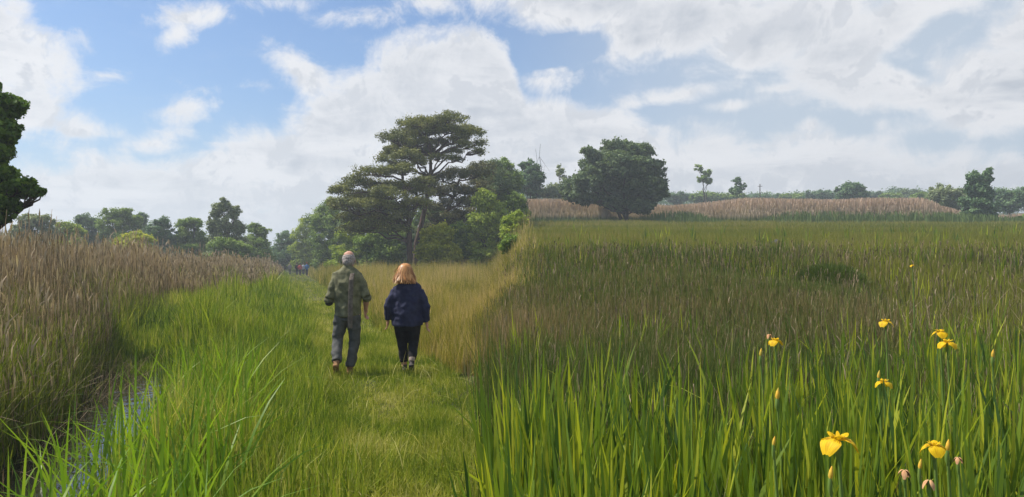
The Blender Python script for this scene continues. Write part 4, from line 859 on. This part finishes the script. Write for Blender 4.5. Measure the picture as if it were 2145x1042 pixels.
def walker_woman():
    Y = 10.5; x0 = (853-CX)/F*Y; g = float(height(x0, Y))
    root = empty('person', (x0, Y, g), 'person in navy jacket and black trousers walking away, long fair ginger hair', 'person')
    Lk = (-.08, .05, .46); La = (-.045, .03, .085); Rk = (.09, .02, .46); Ra = (.09, -.16, .16)
    bm = bmesh.new(); head(bm, (-.03, .03, 1.475), .97); tube(bm, [(-.01, 0, 1.22, .06, .06), (-.02, .01, 1.34, .05, .05), (-.03, .02, 1.43, .046, .05)])
    tube(bm, [(0, 0, .72, .15, .12), (0, 0, .90, .165, .12), (0, 0, 1.1, .15, .11), (0, 0, 1.26, .15, .10), (0, 0, 1.31, .08, .07)], 18)
    arms = (((-.185, 0, 1.215), (-.268, -.02, .98), (-.288, .03, .765)), ((.185, 0, 1.215), (.268, -.02, .97), (.282, .03, .735)))
    for (S_, E_, W_), sd in zip(arms, (-1, 1)):
        tube(bm, [(S_[0]*.92, S_[1], S_[2]-.02, .042, .042), (*E_, .040, .040)]); tube(bm, [(*E_, .040, .040), (*W_, .024, .021)]); hand(bm, W_, (Vector(W_)-Vector(E_)), -sd, .95, .45)
    for H_, K_, A_ in (((-.09, 0, .78), Lk, La), ((.09, 0, .78), Rk, Ra)):
        tube(bm, [(*H_, .09, .09), (*K_, .056, .058), (*[(a*.7+b*.3) for a, b in zip(K_, A_)], .058, .060), (*A_, .036, .040)])
    fused('body', bm, SKIN, root, .007, 3)
    m = plain_mat('black_trousers', (.014, .014, .016), .9, .12, (.022, .022, .024), 14, .4)
    bm = bmesh.new(); tube(bm, [(0, 0, .64, .17, .13), (0, 0, .78, .20, .15), (0, 0, .90, .19, .14)], 20)
    for H_, K_, A_ in (((-.09, 0, .74), Lk, La), ((.09, 0, .74), Rk, Ra)):
        mid = [(a+b)/2 for a, b in zip(H_, K_)]; c = [(a+b)/2 for a, b in zip(K_, A_)]; e = [a*.2+b*.8 for a, b in zip(K_, A_)]
        tube(bm, [(*H_, .115, .125), (*mid, .10, .105), (*K_, .078, .08), (*c, .070, .075), (*e, .056, .06)], 16)
    fused('trousers', bm, m, root, .010, 4, .007, 9)
    m = plain_mat('navy_jacket', (.020, .022, .050), .85, .2, (.030, .033, .068), 10, .5)
    bm = bmesh.new()
    tube(bm, [(0, 0, .70, .225, .16), (0, 0, .80, .235, .165), (0, -.005, .95, .228, .15), (0, -.01, 1.08, .220, .14), (0, -.01, 1.20, .222, .13), (0, -.005, 1.265, .215, .115), (0, 0, 1.305, .16, .092), (-.01, 0, 1.345, .085, .075)], 24)
    for S_, E_, W_ in arms:
        mm = [(a+b)/2 for a, b in zip(S_, E_)]; w2 = [a*.08+b*.92 for a, b in zip(E_, W_)]
        tube(bm, [(*S_, .058, .075), (*mm, .068, .076), (*E_, .064, .068), (*w2, .050, .054)], 14)
    fused('jacket', bm, m, root, .010, 3, .026, 8)
    m = plain_mat('ginger_hair', (.46, .23, .08), .6, .35, (.34, .15, .05), 26, .2, (3, 3, .5))
    bm = bmesh.new(); ball(bm, (-.03, .018, 1.515), (.092, .098, .095)); 
    tube(bm, [(-.03, -.015, 1.53, .085, .075), (-.03, -.03, 1.46, .115, .082), (-.028, -.035, 1.41, .132, .085), (-.022, -.045, 1.37, .138, .080), (-.018, -.05, 1.34, .12, .06)], 18)
    fused('hair', bm, m, root, .008, 3, .004, 16)
    # loose strands over the hair
    Vs, Qs, Ts, off = [], [], [], 0
    for k in range(900):
        a = RNG.uniform(-math.pi*1.06, math.pi*.06); ca, sa = math.cos(a), math.sin(a); L = RNG.uniform(.75, 1.05); wd = RNG.uniform(.004, .008)
        if sa > .15: L *= .5
        jt = RNG.normal(0, .012); pr = []
        for (z, rx, ry, yy) in ((1.612, .02, .02, .015), (1.60, .055, .06, .012), (1.55, .094, .098, .005), (1.47, .118, .100, -.012), (1.42, .138, .100, -.030), (1.37, .152+jt, .096+jt, -.045), (1.355-.03*L, .150+jt*2, .090+jt*2, -.050)):
            pr.append((-.03+ca*rx+RNG.normal(0, .002), yy+sa*ry, 1.60-(1.60-z)*L if z < 1.6 else z))
        for q in pr:
            t_ = np.array([-sa, ca, 0])*wd/2; Vs += [np.array(q)-t_, np.array(q)+t_]
        tn = RNG.random(); Ts += [tn]*(2*len(pr))
        for q in range(len(pr)-1): b = off+2*q; Qs.append((b, b+1, b+3, b+2))
        off += 2*len(pr)
    quad_mesh('hair_strands', Vs, Qs, {'tint': Ts, 'along': np.zeros(len(Ts))}, leaf_mat('fair_ginger_strands', [(0, (.24, .085, .02)), (.5, (.50, .21, .055)), (1, (.74, .46, .20))], .15, .4, .5), root)
    m = plain_mat('dark_shoes', (.035, .03, .03), .7, .3, (.06, .05, .045), 18, .3)
    bm = bmesh.new(); shoe(bm, La, 0, .92); fused('shoe', bm, m, root, .008, 3)
    bm = bmesh.new(); shoe(bm, Ra, .75, .92); fused('shoe', bm, m, root, .008, 3)
    m = plain_mat('pale_sock', (.33, .26, .22), .9, .1)
    bm = bmesh.new(); tube(bm, [(Ra[0], Ra[1], Ra[2]+.035, .046, .05), (Ra[0], Ra[1]+.02, Ra[2]+.09, .048, .05)], 12); fused('sock', bm, m, root, .007, 2)

def far_person(px, Y, hgt, top, legs, label, hat=None, hairc=(.08, .05, .035), step=.12):
    x0 = (px-CX)/F*Y; g = float(height(x0, Y)); s = hgt/1.75
    root = empty('person', (x0, Y, g), label, 'person', 'walkers far ahead on the path')
    Z = lambda z: z*s
    bm = bmesh.new(); head(bm, (0, .02*s, Z(1.63)), s); tube(bm, [(0, 0, Z(1.35), .06, .06), (0, .01, Z(1.56), .05, .055)], 10)
    tube(bm, [(0, 0, Z(.88), .14, .10), (0, 0, Z(1.1), .13, .10), (0, 0, Z(1.36), .16, .10), (0, 0, Z(1.44), .08, .07)], 12)
    arms = (((-.19, 0, Z(1.38)), (-.25, -.05, Z(1.12)), (-.24, .06, Z(.88))), ((.19, 0, Z(1.38)), (.25, .02, Z(1.12)), (.23, .10, Z(.92))))
    legp = (((-.09, 0, Z(.9)), (-.10, step*.6, Z(.48)), (-.09, step, Z(.07))), ((.09, 0, Z(.9)), (.09, -step*.2, Z(.48)), (.09, -step, Z(.10))))
    for a, b, c in arms:
        tube(bm, [(*a, .05, .05), (*b, .04, .04), (*c, .026, .024)], 8); hand(bm, c, Vector(c)-Vector(b), 1, 1.0)
    for a, b, c in legp: tube(bm, [(*a, .08, .08), (*b, .05, .05), (*c, .036, .04)], 8)
    fused('body', bm, SKIN, root, .012, 2)
    bm = bmesh.new(); tube(bm, [(0, 0, Z(.82), .175, .13), (0, 0, Z(1.1), .175, .13), (0, 0, Z(1.36), .185, .12), (0, 0, Z(1.47), .09, .08)], 14)
    for a, b, c in arms: tube(bm, [(*a, .07, .07), (*b, .058, .058), (c[0], c[1], c[2]+.04, .045, .045)], 10)
    fused('jacket', bm, plain_mat('walker_jacket', top, .9, .1), root, .016, 3, .01)
    bm = bmesh.new(); tube(bm, [(0, 0, Z(.80), .15, .12), (0, 0, Z(.98), .15, .12)], 12)
    for a, b, c in legp: tube(bm, [(*a, .10, .10), (*b, .072, .075), (c[0], c[1], c[2]+.03, .06, .065)], 10)
    fused('trousers', bm, plain_mat('walker_trousers', legs, .9, .1), root, .016, 3)
    bm = bmesh.new()
    for a, b, c in legp: shoe(bm, c, 0, 1)
    fused('shoes', bm, plain_mat('walker_shoes', (.04, .03, .025), .8, .2), root, .012, 2)
    bm = bmesh.new(); ball(bm, (0, -.005, Z(1.66)), (.088*s, .098*s, .092*s))
    if hat: tube(bm, [(0, .06, Z(1.70), .07, .05), (0, .13, Z(1.69), .06, .012)], 10)
    fused('cap' if hat else 'hair', bm, plain_mat('headwear', hat or hairc, .85, .1), root, .012, 2)
walker_man(); walker_woman()
far_person(607, 97, 1.74, (.26, .25, .24), (.05, .06, .05), 'far walker in a grey top, apart on the left of the distant group', hairc=(.25, .22, .2))
far_person(622, 98, 1.76, (.022, .018, .02), (.05, .05, .045), 'far walker in a black jacket, left of the one in red')
far_person(628.5, 96, 1.62, (.62, .14, .14), (.045, .030, .02), 'far walker in a red and pink top, middle of the distant group')
far_person(635.5, 97, 1.70, (.50, .55, .62), (.06, .07, .10), 'far walker in a pale grey blue top, between the red and the blue ones', hairc=(.3, .25, .2))
far_person(643, 94, 1.76, (.08, .22, .50), (.012, .018, .035), 'far walker in a blue jacket wearing a red cap', hat=(.45, .04, .035))

# ------------------------------------------------------------------ haze
def haze():
    x0, x1, y0, y1, z0, z1 = -3900*.5, 1950, -45, 1500, -1.8, 60
    V = [(x, y, z) for z in (z0, z1) for y in (y0, y1) for x in (x0, x1)]
    Q = [(0, 2, 3, 1), (4, 5, 7, 6), (0, 1, 5, 4), (2, 6, 7, 3), (0, 4, 6, 2), (1, 3, 7, 5)]
    m, N = mat('haze_air')
    p = N.n('ShaderNodeVolumePrincipled', {'Color': (.80, .88, .96, 1), 'Density': 0.0012, 'Anisotropy': .25})
    N.n('ShaderNodeOutputMaterial', {1: p.outputs[0]})
    o = quad_mesh('haze', V, Q, mats=m); tag(o, 'thin pale haze over the whole marsh', 'haze', kind='stuff')
HAZE = True
if HAZE: haze()
